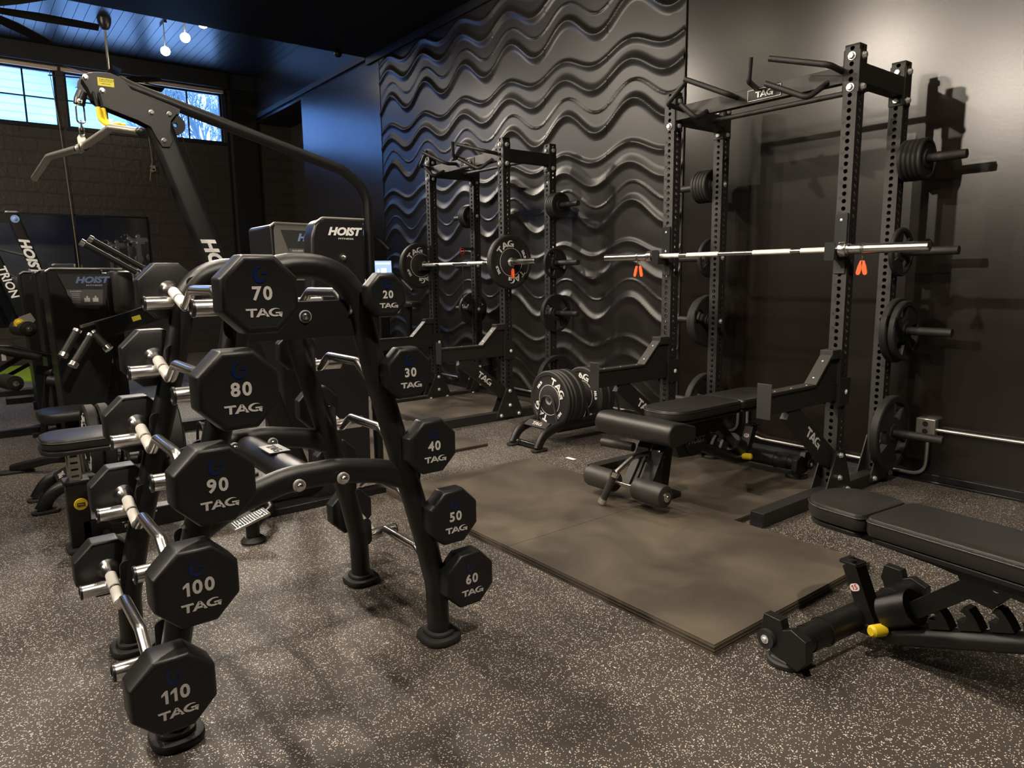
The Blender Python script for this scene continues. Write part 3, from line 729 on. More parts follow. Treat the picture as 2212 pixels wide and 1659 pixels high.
for lbs, side, z, d, th in SPEC:
    x = BX[lbs]; yc = (1.93 if side > 0 else 1.745)+th+EL/2
    b = thing('curl_barbell', 'chrome curl barbell with octagonal heads marked %d, %s of the A-frame rack' % (lbs, row[lbs]), 'barbell', (x, yc, z), group='fixed curl barbells on the A-frame rack')
    def L2(n, me, lab=None):
        o = bpy.data.objects.new(n, me); C.objects.link(o); o.parent = b
        if lab: o['label'] = lab
        return o
    L2('bar', EZM)
    for k in KNM: L2('knurled_grip', k)
    for k in COM: L2('flared_collar', k)
    for s in (-1, 1):
        M = frame((1, 0, 0), (0, 0, 1), (0, -EL/2, 0)) if s < 0 else frame((-1, 0, 0), (0, 0, 1), (0, EL/2, 0))
        o = part('octagonal_head', G().join(oct_head(d, th), M), 'urethane', b, bev=.003, sm=30)
        e = .0012; q = d/.2; F = M @ Matrix.Translation((0, 0, th-.0015))
        g = G(); swoosh(g, F @ Matrix.Translation((-.001*q, .049*q, 0)), .0185*q, e); part('emblem', g, 'logo_blue', o, 'dark blue swoosh emblem')
        part('weight_number', num(str(lbs), .047*q, F @ Matrix.Translation((.002*q, .001*q, 0)), e*2, .03), 'logo_grey', o, 'grey numerals')
        part('logo', tag_logo(.0215*q, F @ Matrix.Translation((.003*q, -.046*q, 0)) @ Matrix.Diagonal((1.28, 1, 1, 1)), e), 'logo_grey', o, 'grey letters')
    # cradles on both frames (parts of the rack)
    lx = CX+side*legx(z)
    for yy in (YN1, YF1):
        zr = z-.0165-.023
        ya = yy+(-.0 if yy == YN1 else 0)
        x0 = lx+side*.02; x1 = x+side*.088
        part('chrome_roller', G().cyl((x0, ya, zr), (x1, ya, zr), .0225, n=24), 'chrome', RK)
        part('roller_cap', G().lathe([(.025, 0), (.025, .006), (.018, .008), (.016, .005), (1e-5, .005)], Matrix.Translation((x1, ya, zr)) @ look((side, 0, 0)).to_4x4(), 24), 'plastic_black', RK)
        g = G(); Mx = frame((1, 0, 0), (0, 0, 1), ((lx+x)/2-side*.012, ya+.052 if yy == YN1 else ya-.03, zr))
        g.prism([(p[0]*1., p[1]+.03) for p in rrect(.046, .115, .022, 5)], -.004, .004, Mx)
        part('cradle_plate', g, 'powder_black', RK, bev=.001)
# ------------------------------------------------------------------ FLAT/INCLINE BENCH (local +x = towards the foot end, origin under the wheel foot)
def bench(label, loc, rz, leg):
    t = thing('adjustable_bench', label, 'weight bench', loc, rotz=rz)
    P = lambda n, g, m='powder_black', lab=None, bev=0: part(n, g, m, t, lab, bev)
    P('rear_cross_tube', G().cyl((0, -.29, .095), (0, .29, .095), .046, n=28).cyl((0, -.36, .095), (0, .36, .095), .043, n=28))
    for s in (-1, 1):
        g = G(); g.prism([(-.085, .07), (-.075, .045), (.03, .02), (.06, .06), (.055, .13), (.0, .15), (-.03, .135), (-.04, .165), (-.105, .165), (-.115, .11)], -.018, .018, FY((0, s*.352, 0)))
        P('wheel_bracket', g, bev=.002)
        P('transport_wheel', G().cyl((-.085, s*.372-.012, .085), (-.085, s*.372+.012, .085), .032, n=24), 'rubber')
        P('bolt', dome((-.085, s*.385, .085), (0, s, 0), .008, .008), 'zinc')
        P('foot_disc', G().lathe([(.064, 0), (.066, .004), (.066, .016), (.060, .022), (.03, .022), (.03, .05), (1e-5, .05)], Matrix.Translation((-.045, s*.315, 0)), 32), 'rubber')
        P('foot_clip', G().box(-.075, -.015, s*.36-.004, s*.36+.004, .023, .029), 'alu')
        P('band_ring', G().lathe([(.0465, -.004), (.050, -.003), (.050, .003), (.0465, .004), (.0465, -.004)], Matrix.Translation((0, s*.2, .095)) @ look((0, 1, 0)).to_4x4(), 28), 'powder_black')
    # upright stub with number sticker
    g = G().bar((.062, -.0, .08), (-.028, -.0, .28), .05, .06, up=(0, 1, 0)); st = P('angle_stub', g, bev=.002)
    g = G(); g.rbox(-.030, 0, .283, .07, .062, .012, .008); g.cyl((-.043, .012, .288), (-.043, .012, .295), .012).cyl((-.023, -.012, .288), (-.023, -.012, .295), .012); part('stub_cap', g, 'plastic_black', st)
    dd = V((.4472*.9, 0, -.9)).normalized()
    a = V((-.005, -.031, .232)); up = V((-.41, 0, .91))
    for s in ((1,) if leg else (-1,)):
        F = frame(V((.91, 0, .41)), up, (.001, -.0305, .208)) if s < 0 else frame((0, 1, 0), up, (.004+.91*.0256, 0, .208+.41*.0256))
        k = part('number_sticker', G().prism(rrect(.036, .026, .012, 5), 0, .001, F), 'white_print', st, 'white sticker with a red number')
        part('number', num('15', .024, F @ Matrix.Translation((0, 0, .001)), .0008, .02), 'red', st, 'red numerals 15')
    # spine ladder rising towards the foot
    sp = [(.02, 0, .075), (.14, 0, .085), (.70, 0, .30)]
    P('spine', G().tube(sp, .032, .036, fil=.1, n=16, up=(0, 1, 0)))
    P('spine_collar', G().cyl((.10, 0, .15), (.19, 0, .205), .058, n=24))
    for i in range(5):
        x = .27+i*.085; z = .12+(x-.14)*.384+.02
        g = G(); Mx = frame((.933, 0, .358), (-.358, 0, .933), (x, 0, z))
        g.prism([(-.03, -.02), (.035, -.02), (.03, .012), (.018, .045), (.004, .052), (-.012, .036), (-.004, .034), (.006, .02), (-.008, .006), (-.028, .012)], -.022 if not leg else -.010, .022 if not leg else .010, Mx)
        P('ladder_hook', g, bev=.001)
    ps = 1 if leg else -1
    P('pop_pin', G().lathe([(.0, 0), (.0185, .0), (.0205, .004), (.0205, .05), (.014, .058), (.001, .058)], Matrix.Translation((.115, ps*.036, .105)) @ look((-.25, ps, .05)).to_4x4(), 24), 'yellow', 'yellow pull pin')
    P('pin_collar', G().cyl((.115, ps*.01, .105), (.114, ps*.04, .105), .015), 'chrome')
    # struts and carriage
    P('strut', G().bar((.15, 0, .16), (.42, 0, .40), .055, .05, up=(0, 1, 0)), bev=.002)
    g = G(); g.prism([(-.06, .40), (.26, .385), (.5, .36), (.80, .37), (.80, .425), (-.06, .445)], -.03, .03, FY((0, 0 if leg else -.024, 0))); P('pad_rail', g, bev=.002)
    g = G(); g.prism([(.30, .40), (.50, .40), (.42, .30), (.36, .31)], -.034, .034, FY((0, 0, 0))); P('pivot_plate', g, bev=.002)
    P('pivot_cap', G().cyl((.43, -.036, .37), (.43, -.040, .37), .012), 'zinc')
    # pads
    ox, oy = (0, 0) if leg else (.040, -.024)
    def pad(n, x0, x1, w, z0, z1, r, lab=None, ra=None):
        g = G(); x0 += ox; x1 += ox; g.rbox((x0+x1)/2, oy, (z0+z1)/2+.006, x1-x0, w, z1-z0-.008, r, n=10, rb=ra); o = P(n, g, 'vinyl', lab)
        g = G(); pr = rrect(x1-x0+.002, w+.002, r, 10, ra); g.tube([(p[0]+(x0+x1)/2, p[1]+oy, z0+(z1-z0)*.80) for p in pr], .0022, n=6, closed=True); part('piping', g, 'vinyl', o)
        g = G(); g.rbox((x0+x1)/2, oy, z0-.002, x1-x0-.03, w-.03, .018, r*.8, n=8, rb=ra and ra*.8); part('pad_board', g, 'plastic_black', o)
    if not leg:
        pad('seat_pad', -.20, .050, .275, .44, .515, .12, None, .035)
        pad('back_pad', .052, 1.02, .275, .44, .515, .03)
        P('front_leg', G().bar((.70, 0, .28), (1.0, 0, .06), .06, .08, up=(0, 1, 0)).cyl((1.0, -.2, .05), (1.0, .2, .05), .03), bev=.002)
    else:
        pad('seat_pad', -.20, .30, .30, .43, .50, .12, None, .03); pad('back_pad', .304, .92, .30, .43, .50, .03, None, .13)
        g = G(); P('carriage_disc', G().cyl((.60, .035, .30), (.60, .045, .30), .105, n=40).prism([(.42, .41), (.86, .41), (.74, .20), (.60, .19), (.50, .26)], -.035, .035, FY((0, 0, 0))), bev=.001)
        P('brand_logo', text('HOIST', .052, frame((-1, 0, 0), (0, 0, 1), (.60, .0465, .285)), .001, .03, .25), 'silver_print', 'grey letters')
        # front posts
        for s in (-1, 1): P('front_post', G().bar((.86, s*.05, .43), (1.05, s*.055, .10), .016, .085, up=(0, 1, 0)), bev=.002)
        P('front_post_rung', G().bar((.92, -.05, .31), (.92, .05, .31), .02, .02).bar((.975, -.05, .22), (.975, .05, .22), .02, .02))
        P('rear_post', G().bar((.80, 0, .42), (.86, 0, .03), .06, .06, up=(0, 1, 0)).rbox(.86, 0, .015, .12, .22, .03, .02), bev=.002)
        g = G(); g.prism([(.008, -.014), (.026, .018), (-.006, .018)], 0, .001, frame((-1, 0, 0), (0, 0, 1), (.93, .0645, .34))) ; P('warning_label', g, 'red', 'small red warning triangle')
        P('bolt', bolt((.955, .064, .28), (0, 1, 0), .012, .014).join(bolt((.90, .062, .37), (0, 1, 0), .009, .01)), 'chrome')
        # wide rounded knee pad
        g = G(); prof = [(1.13-.05*math.cos(a), .415+.052*math.sin(a)) for a in [PI/2+i*PI/10 for i in range(-10, 1)]]
        poly = [(.90, .445), (.90, .375), (1.05, .355)]+[(1.065+.062*math.cos(a), .417+.064*math.sin(a)) for a in [-PI/2+i*PI/12 for i in range(13)]]+[(1.0, .475)]
        g.prism(poly, -.27, .27, FY((0, 0, 0))); P('knee_pad', g, 'vinyl', bev=.01)
        # roller assembly
        P('leg_arm', G().tube([(.96, 0, .26), (1.13, .03, .27), (1.25, .015, .20), (1.258, .012, .185)], .014, fil=.06), 'steel')
        P('arm_grip', G().cyl((1.258, .012, .185), (1.275, -.045, .050), .019), 'foam', 'grey foam grip')
        P('grip_collar', G().cyl((1.254, .022, .210), (1.258, .012, .185), .024), 'chrome'); P('grip_collar', G().cyl((1.275, -.045, .050), (1.278, -.056, .024), .023), 'chrome'); P('arm_link', G().bar((1.05, .0, .26), (1.15, 0, .11), .02, .05, up=(0, 1, 0)))
        P('roller_axle', G().cyl((1.15, -.30, .11), (1.15, .30, .11), .012), 'steel')
        for s in (-1, 1):
            R = look((0, s, 0)).to_4x4(); R.translation = V((1.15, s*.07, .11))
            o = P('foam_roller', G().lathe([(.02, 0), (.05, .004), (.059, .015), (.061, .03), (.061, .19), (.057, .205), (.045, .212), (.001, .212)], R, 32), 'foam')
            part('roller_cap', G().lathe([(.026, .210), (.026, .219), (.01, .222), (.008, .228), (.001, .229)], R, 24), 'chrome', o)
        P('adjust_handle', G().cyl((.96, -.12, .27), (1.0, -.33, .27), .026), 'foam', 'grey handle')
    return t
bench('black padded adjustable bench at the right edge, beside the mat corner', (2.358, 1.080, 0), -PI/2-.10, False)
bench('black bench with foam leg rollers standing inside the near rack', (3.93, 2.56, .03), PI, True)
# ------------------------------------------------------------------ BUMPER PLATE RACK
def toaster(label, loc, slots, Lx=1.15):
    t = thing('bumper_plate_rack', label, 'plate rack', loc)
    P = lambda n, g, m='powder_black', lab=None, bev=0: part(n, g, m, t, lab, bev)
    hw = .145
    for s in (-1, 1):
        pts = [(0, s*hw, .02), (.06, s*hw, .12), (.22, s*hw, .165), (Lx-.22, s*hw, .165), (Lx-.06, s*hw, .12), (Lx, s*hw, .02)]
        P('side_rail', G().tube(fillet([V(p) for p in pts], .15, 6), .036, .025, n=14, up=(0, 1, 0)))
        for x in (-.0, Lx): P('foot_pad', G().rbox(x+(.02 if x == 0 else -.02), s*hw, .01, .14, .065, .02, .03), 'rubber')
    P('transport_roller', G().cyl((.03, -hw, .032), (.03, hw, .032), .02), 'gloss_black')
    P('roller_pin', G().cyl((.03, hw-.045, .032), (.03, hw-.03, .032), .022).cyl((.03, -hw+.03, .032), (.03, -hw+.045, .032), .022), 'steel')
    pl = P('badge_plate', G().bar((.105, -hw+.02, .125), (.105, hw-.02, .125), .012, .075, up=(-.5, 0, 1)) if 0 else G().box(-.035, .035, -hw+.02, hw-.02, -.006, .006, Matrix.Translation((.125, 0, .168)) @ Matrix.Rotation(-.5, 4, 'Y')), bev=.002)
    part('badge', G().join(tag_logo(.034, Matrix.Translation((.125, 0, .1680)) @ Matrix.Rotation(-.5, 4, 'Y') @ frame((0, -1, 0), (1, 0, 0), (0, 0, .0062)), .001)), 'logo_grey', pl, 'silver letters')
    P('under_tray', G().box(.24, Lx-.24, -.1, .1, .10, .112))
    for x in slots:
        g = G().tube(fillet([V((x, -.12, .15)), V((x-.0, -.06, .37)), V((x, .06, .37)), V((x, .12, .15))], .07, 6), .009, n=8); P('divider_hoop', g, 'rack_black')
    return t
toaster('low black bumper plate rack with curved feet beside the far rack', (3.235, 4.0, 0), (.225, .46, .56, .78, .90))
zc = .112+.225+.002
xb = 3.235
bumper(.225, .032, '10LB', -.75, (xb+.255, 4.0, zc), AX, 'bumper plate marked 10LB, frontmost on the low plate rack right of centre')
bumper(.225, .032, '10LB', 1.9, (xb+.292, 4.0, zc), AX, 'second bumper plate from the front on the low plate rack right of centre')
bumper(.225, .06, '25LB', .4, (xb+.342, 4.0, zc), AX, 'thick bumper plate behind the two 10LB plates on the low plate rack right of centre')
bumper(.225, .06, '25LB', 2.2, (xb+.406, 4.0, zc), AX, 'thick bumper plate just ahead of the second hoop on the right-hand plate rack')
bumper(.225, .075, '35LB', .12, (xb+.62, 4.0, zc), AX, 'bumper plate marked 35LB at the back of the low plate rack right of centre')
bumper(.225, .075, '35LB', 1.2, (xb+.70, 4.0, zc), AX, 'rearmost bumper plate on the low plate rack right of centre, behind the 35LB one')
toaster('low black bumper plate rack with curved feet behind the barbell rack, left side', (.25, 4.74, 0), (.225, .46, .56, .78, .90))
xb = .25
for i, (dx, w, lb) in enumerate(((.29, .06, '25LB'), (.36, .06, '25LB'), (.62, .08, '45LB'), (.71, .08, '45LB'))):
    bumper(.225, w, lb, .6+i*.9, (xb+dx, 4.74, zc), AX, ['frontmost thick bumper plate on the left-hand plate rack', 'bumper plate just behind the frontmost one on the left-hand plate rack', 'wide bumper plate of the rear pair on the left-hand plate rack, the nearer one', 'rearmost wide bumper plate on the left-hand plate rack'][i])
# ------------------------------------------------------------------ LAT PULLDOWN MACHINE
YM = 3.85
t = thing('lat_pulldown_machine', 'black cable lat pulldown machine behind the barbell rack with overhead arm', 'gym machine', (1.1, YM, 0), world=True)
P = lambda n, g, m='powder_black', lab=None, bev=0: part(n, g, m, t, lab, bev)
P('seat_post', G().box(.31, .40, YM-.045, YM+.045, .02, .345), bev=.006)
P('post_foot', G().rbox(.355, YM, .012, .13, .16, .024, .03), 'rubber')
P('inner_post', G().box(.327, .383, YM-.028, YM+.028, .345, .50), 'steel', 'bare steel sliding post', .004)
g = G()
for k in range(4): g.box(.340, .370, YM-.030, YM-.0279, .365+k*.032, .374+k*.032)
P('adjust_slots', g, 'dark_print'); P('post_collar', G().box(.300, .41, YM-.055, YM+.055, .335, .352), bev=.004)
kn = P('pull_knob', G().lathe([(.012, -.03), (.012, 0), (.027, .002), (.029, .008), (.027, .014), (.001, .016)], Matrix.Translation((.362, YM-.055, .24)) @ look((0, -1, 0)).to_4x4(), 32), 'yellow', 'yellow knob')
part('knob_text', G().box(.346, .378, YM-.0722, YM-.0712, .232, .248), 'dark_print', kn); part('knob_word', text('PULL', .011, FY((.362, YM-.0724, .24)), .0006, .03), 'yellow', kn)
g = G(); g.rbox(.50, YM, .545, .54, .30, .055, .10, n=8); sp_ = P('seat_pad', g, 'vinyl'); part('seat_board', G().rbox(.50, YM, .508, .55, .31, .022, .10, n=8), 'plastic_black', sp_)
g = G(); pr = rrect(.542, .302, .10, 8); g.tube([(p[0]+.50, p[1]+YM, .556) for p in pr], .0025, n=6, closed=True); part('piping', g, 'vinyl', sp_)
P('base_beam', G().box(.36, 1.95, YM-.045, YM+.045, .05, .15), bev=.006)
P('beam_lettering', text('FITNESS', .022, FY((.60, YM-.0458, .085)), .001, .01, 0, 1.7).join(text('HOIST', .04, FY((.60, YM-.0458, .118)), .001, .048, .3, 1.3)), 'white_print', 'white letters')
P('base_plate', G().box(1.20, 1.95, YM-.15, YM+.28, .0, .04), bev=.004)
P('front_stabiliser', G().tube([(.40, YM+.30, .03), (.46, YM+.10, .06), (.46, YM-.10, .06), (.40, YM-.30, .03)], .022, .03, fil=.1))
for yy in (YM-.44, YM+.44):
    g = G(); Mx = frame((1, 0, .28), (0, 1, 0), (1.02, yy, .115)); g.box(-.09, .09, -.05, .05, -.008, .008, Mx)
    pd = P('foot_pedal', g, 'alu', 'ribbed aluminium foot plate', .004)
    g = G()
    for k in range(14): g.box(-.084+k*.0125, -.078+k*.0125, -.046, .046, .008, .0105, Mx)
    part('tread', g, 'plastic_black', pd)
    part('screw', dome(Mx @ V((-.05, -.02, .009)), (0, 0, 1), .006, .006).join(dome(Mx @ V((.06, -.02, .009)), (0, 0, 1), .006, .006)), 'chrome', pd)
    P('pedal_post', G().cyl((1.03, yy, .02), (1.03, yy, .11), .032), 'powder_black'); P('pedal_foot', G().lathe([(.058, 0), (.060, .01), (.052, .02), (.04, .03), (.001, .03)], Matrix.Translation((1.03, yy, 0)), 28), 'rubber')
    P('pedal_arm', G().tube([(1.03, yy, .07), (1.20, yy*.5+YM*.5, .075), (1.24, YM, .08)], .02, fil=.1), 'powder_black')
# weight tower
sh = [(1.50, .03), (1.85, .03), (1.87, 1.575), (1.865, 1.60), (1.64, 1.605), (1.60, 1.595), (1.575, 1.57), (1.555, 1.50)]
P('weight_tower', G().prism(sh, -.12, .0, FY((0, YM-.10, 0))), 'plastic_black', None, .012)
P('tower_trim', G().tube([(1.575, YM-.098, 1.575), (1.62, YM-.1, 1.608), (1.87, YM-.1, 1.607)], .006, fil=.03), 'silver_trim')
P('tower_lettering', text('HOIST', .058, FY((1.745, YM-.102, 1.535)), .001, .048, .3, 1.15).join(text('FITNESS', .012, FY((1.755, YM-.102, 1.497)), .001, .01, 0, 2.2)), 'white_print', 'white letters')
P('tower_knob', dome((1.735, YM-.10, 1.395), (0, -1, 0), .012, .03).join(G().cyl((1.735, YM-.10, 1.33), (1.735, YM-.13, 1.33), .016)), 'chrome')
# leaning column and head
A = V((1.47, YM, .12)); B = V((.855, YM, 2.02)); d = (B-A).normalized()
sec = rrect(.125, .062, .03, 5)
P('column', G().tube([A, B], .06, sec=[(p[1], p[0]) for p in sec], up=(0, 1, 0)) if 0 else G().tube([A, B], .06, sec=[(p[0], p[1]) for p in sec], up=(0, 1, 0)))
cpos = A+d*((1.36-A.z)/d.z)
P('column_lettering', text('HOIST', .088, frame((.31, 0, -.95), (.95, 0, .31), (cpos.x+.0, YM-.0325, cpos.z)), .001, .048, .3, 1.1), 'white_print', 'white letters running down the column')
head = [(.544, 2.178), (.559, 2.204), (.601, 2.218), (.662, 2.222), (.71, 2.207), (.744, 2.160), (.833, 2.131), (.917, 2.104), (.935, 2.079), (.905, 2.041), (.896, 1.98), (.906, 1.948), (.889, 1.918), (.856, 1.915), (.835, 1.952), (.812, 2.002), (.765, 2.024), (.606, 2.075), (.581, 2.097), (.563, 2.145)]
for yy in (YM-.037, YM+.037):
    P('head_plate', G().prism(head[::-1] if 0 else head, -.004, .004, FY((0, yy, 0))), bev=.0015)
g = G()
for x, z in ((.559, 2.188), (.622, 2.139), (.82, 2.069), (.899, 2.071), (.865, 1.945)): g.join(bolt((x, YM-.041, z), (0, -1, 0), .010, .012))
P('head_bolts', g, 'chrome')
for c, r in (((.585, 2.155), .055), ((.93, 2.03), .045)):
    P('pulley', G().lathe([(.01, -.012), (r, -.012), (r-.008, 0), (r, .012), (.01, .012), (.01, -.012)], Matrix.Translation((c[0], YM, c[1])) @ look((0, 1, 0)).to_4x4(), 32), 'plastic_black')
lb = P('caution_label', G().box(.606, .672, YM-.0425, YM-.0412, 2.160, 2.196), 'label_yellow', 'yellow caution label')
part('label_print', text('CAUTION', .011, FY((.642, YM-.0428, 2.187)), .0004, .01, 0, 1.2).join(G().box(.612, .666, YM-.0428, YM-.0424, 2.179, 2.1805)).join(text('KEEP CLEAR', .006, FY((.639, YM-.0428, 2.170)), .0004, 0, 0, 1.1)), 'dark_print', lb)
P('top_tube', G().tube([(.70, YM, 2.20), (.753, YM, 2.178), (1.80, YM, 1.885), (1.945, YM, 1.78), (1.955, YM, .05)], .029, fil=.17, seg=12, n=20))
P('tube_bracket', G().bar((.70, YM, 2.165), (.95, YM, 2.09), .03, .05, up=(0, 1, 0)))
P('cable', G().tube([(.955, YM, 1.99), (1.15, YM+.03, 1.35), (1.30, YM+.05, .6)], .003, n=6), 'plastic_black')
sw = P('swivel_housing', G().tube([(.548, YM, 2.13), (.535, YM, 2.10), (.530, YM, 2.075)], .026, .024, fil=.01), 'plastic_black')
part('swivel_pin', dome((.53, YM-.024, 2.085), (0, -1, 0), .006, .006), 'chrome', sw)
def link(c, h, w, plane, r=.0028):
    q = rrect(w, h, w*.49, 5); cx, cy, cz = c
    return G().tube([((cx+p[0]) if plane == 'x' else cx, cy if plane == 'x' else cy+p[0], cz+p[1]) for p in q], r, n=6, closed=True)
P('carabiner', link((.531, YM, 2.035), .085, .032, 'x', .004), 'chrome'); P('chain_link', link((.530, YM, 1.985), .04, .02, 'y'), 'chrome'); P('chain_link', link((.530, YM, 1.958), .04, .02, 'x'), 'chrome')
for dx, dy in ((0, -.10), (.022, -.085)):
    hk = P('handle_hook', G().tube([(.583+dx, YM-.045, 2.125), (.588+dx, YM+dy, 2.05)], .006, fil=.01), 'gloss_black')
    part('hook_sleeve', G().tube([(.588+dx, YM+dy, 2.052), (.592+dx, YM+dy-.005, 2.0), (.615+dx, YM+dy-.02, 1.972), (.67+dx, YM+dy-.03, 1.985)], .0105, fil=.03), 'yellow', hk, 'yellow rubber sleeve')
# pulldown bar
t = thing('pulldown_bar', 'bent silver pulldown bar hanging from the overhead arm by a carabiner', 'pulldown bar', (.527, YM, 1.90), world=True)
ctr = V((.524, 3.87, 1.888)); e1 = V((.672, 3.36, 1.895)); e0 = V((.402, 4.40, 1.80))
k1 = V((.611, 3.62, 1.945)); k0 = V((.425, 4.2, 1.882))
part('bar', G().tube([V((.372, 4.35, 1.797)), k0, ctr, k1, V((.684, 3.42, 1.904))], .0165, fil=.03, n=16), 'alu', t)
part('end_cap', G().ball((.686, 3.415, 1.904), .0195), 'plastic_black', t, 'black rubber end cap'); part('end_cap', G().ball((.371, 4.353, 1.795), .0165), 'alu', t)
for q in (.40, .60, ): pass
part('hanger', G().prism([(-.016, -.01), (.016, -.01), (.018, .035), (.008, .05), (-.008, .05), (-.018, .035)], -.004, .004, FY((.527, 3.86, 1.895))), 'alu', t, bev=.002)
dd = (k1-k0).normalized()
part('centre_ring', G().tube([ctr-dd*.03, ctr-dd*.018], .021).tube([ctr+dd*.018, ctr+dd*.03], .021), 'chrome', t)
# ------------------------------------------------------------------ BACKGROUND MACHINES
def shroud_machine(label, x, y, sc=1., word=True, arms=True, seat=True, silver=False):
    t = thing('weight_stack_machine', label, 'gym machine', (x, y, 0))
    P = lambda n, g, m='powder_black', lab=None, bev=0: part(n, g, m, t, lab, bev)
    sh = [(0, 1.35), (.03, 1.378), (.52, 1.372), (.545, 1.30), (.54, 1.12), (.47, 1.05), (.40, 1.0), (.36, .8), (.24, .0), (.05, .0), (.03, .8)]
    P('weight_shroud', G().prism([(.0, 1.35), (.02, 1.37), (.36, 1.37), (.40, .8), (.24, .0), (.03, .0)], -.45, 0, FY((0, 0, 0))), 'plastic_black', None, .012)
    P('shroud_trim', G().tube([(0, .0, 1.352), (.03, -.004, 1.375), (.50, -.004, 1.368)], .008, fil=.02), 'silver_trim')
    P('side_pod', G().rbox(.49, .10, 1.19, .15, .34, .33, .06), 'foam')
    P('frame_upright', G().box(.42, .50, .18, .28, .0, 1.05)); le = 1.1 if arms else .55; P('base_frame', G().box(.0, le, .18, .26, .0, .08)); P('base_cross', G().box(le-.08, le, 0, .4, 0, .06))
    g = G()
    for k in range(12): g.box(.27, .40, .05, .30, .10+k*.045, .14+k*.045)
    P('weight_stack', g, 'plastic_black', None, .003)
    pc = P('placard', G().prism([(.07, 1.335), (.40, 1.33), (.36, 1.10), (.325, 1.09), (.31, 1.068), (.165, 1.085), (.105, 1.24)], 0, .012, FY((0, -.004, 0))), 'placard')
    g = G(); g.prism([(.115, 1.22), (.355, 1.215), (.34, 1.10), (.18, 1.10), (.12, 1.18)], 0, .002, FY((0, -.017, 0))); part('instruction_panel', g, 'placard_light', pc, 'grey instruction panel')
    g = G()
    for k in range(6): g.box(.145, .20, -.0205, -.0195, 1.185-k*.013, 1.188-k*.013)
    for k in range(2): g.box(.225+k*.055, .262+k*.055, -.0205, -.0195, 1.125, 1.155); g.box(.24+k*.055, .25+k*.055, -.0205, -.0195, 1.155, 1.17)
    part('instruction_print', g, 'white_print', pc)
    if silver: P('silver_surround', G().prism([(p[0]+.235, p[1]+1.20) for p in rrect(.42, .36, .05, 5)], -.05, -.0045 if 0 else 0.0035, FY((0, .0, 0))), 'silver_trim', 'silver rounded surround')
    if word:
        part('brand_lettering', text('HOIST', .062, FY((.285, -.0185, 1.287)), .002, .048, .3, 1.2), 'blue_print', pc, 'pale blue slanted letters')
        part('brand_subtitle', text('FITNESS', .014, FY((.30, -.0185, 1.248)), .001, .01, 0, 2.2).join(text('DUALSERIES', .014, FY((.175, -.0205, 1.205)), .0006, .01)), 'white_print', pc)
    if arms:
        P('lever_arm', G().bar((1.0, -.12, 1.13), (.26, -.30, .925), .13, .05, up=(0, 1, 0)), bev=.004)
        P('lever_arm', G().bar((.75, .05, 1.09), (.16, -.25, .955), .02, .03, up=(0, 1, 0)), 'silver_trim')
        P('arm_label', G().box(-.03, .03, -.0005, .0005, -.018, .018, Matrix.Translation((.52, -.270, 1.0)) @ Matrix.Rotation(-.26, 4, 'Y')), 'label_yellow', 'yellow caution label')
        for a, b_ in (((.12, -.30, .92), (.03, -.34, .78)), ((.20, -.31, .88), (.08, -.38, .71)), ((.23, -.31, .90), (.29, -.36, .81))):
            gr = P('hand_grip', G().cyl(a, b_, .027), 'foam')
            part('grip_collar', G().cyl(V(a)+(V(a)-V(b_)).normalized()*.02, a, .031), 'chrome', gr); part('grip_collar', G().cyl(b_, V(b_)+(V(b_)-V(a)).normalized()*.03, .033), 'chrome', gr)
        for dx, dy, dz in ((0, 0, 0), (.07, .12, .035)):
            gr = P('upper_grip', G().cyl((.24+dx, -.2+dy, 1.545+dz), (.56+dx, -.2+dy, 1.34+dz), .021), 'foam')
            part('grip_end', G().cyl((.215+dx, -.2+dy, 1.561+dz), (.24+dx, -.2+dy, 1.545+dz), .027), 'chrome', gr); part('grip_end', G().cyl((.56+dx, -.2+dy, 1.34+dz), (.575+dx, -.2+dy, 1.331+dz), .026), 'chrome', gr)
            P('upper_lever', G().tube([(.57+dx, -.2+dy, 1.335+dz), (.75+dx, 0, 1.27), (.9, .1, 1.1)], .018, fil=.05))
    if seat:
        P('seat_pad', G().rbox(.0, -.85, .50, .36, .36, .06, .08), 'vinyl'); P('seat_post', G().box(.0, .08, -.9, -.82, .0, .47))
        P('seat_beam', G().box(.0, .08, -.9, .2, .02, .10))
    return t
m1 = shroud_machine('black machine with a blue-lettered placard and two long handles, left of the barbells', .53, 6.2, seat=False)
shroud_machine('middle one of the three staggered black machine shrouds, far left', .545, 7.25, arms=False, seat=False)
shroud_machine('farthest of the three staggered black machine shrouds, far left', .50, 8.3, arms=False, seat=False)
shroud_machine('black machine with a silver-edged placard just left of the tall tower', 1.95, 5.5, word=True, arms=False, seat=False, silver=True).scale = (1.15, 1.15, 1.24)
# left-edge lat machine with lettered column and leg machine
t = thing('cable_machine', 'leaning black column machine with white lettering at the far left behind the shrouds', 'gym machine', (.7, 9.15, 0), world=True)
part('column', G().tube([(1.08, 9.15, .05), (.545, 9.15, 1.99)], .04, sec=rrect(.11, .07, .02, 4), up=(0, 1, 0)), 'powder_black', t)
part('column_lettering', text('HOIST', .12, frame((.24, 0, -.97), (.97, 0, .24), (.655, 9.11, 1.55)), .002, .048, .3, 1.1), 'white_print', t, 'white letters down the column')
part('arm', G().bar((.58, 9.15, 1.93), (.30, 9.15, 1.93), .06, .07), 'powder_black', t); part('emblem', dome((.565, 9.11, 1.93), (0, -1, 0), .022, .01), 'blue_print', t, 'round pale blue emblem')
part('top_cap', G().rbox(.545, 9.15, 2.0, .12, .09, .02, .02), 'silver_trim', t); part('base', G().box(.3, 1.3, 9.05, 9.25, 0, .06), 'powder_black', t)
t = thing('leg_machine', 'leg extension machine with foam rollers at the left edge', 'gym machine', (.25, 7.1, 0), world=True)
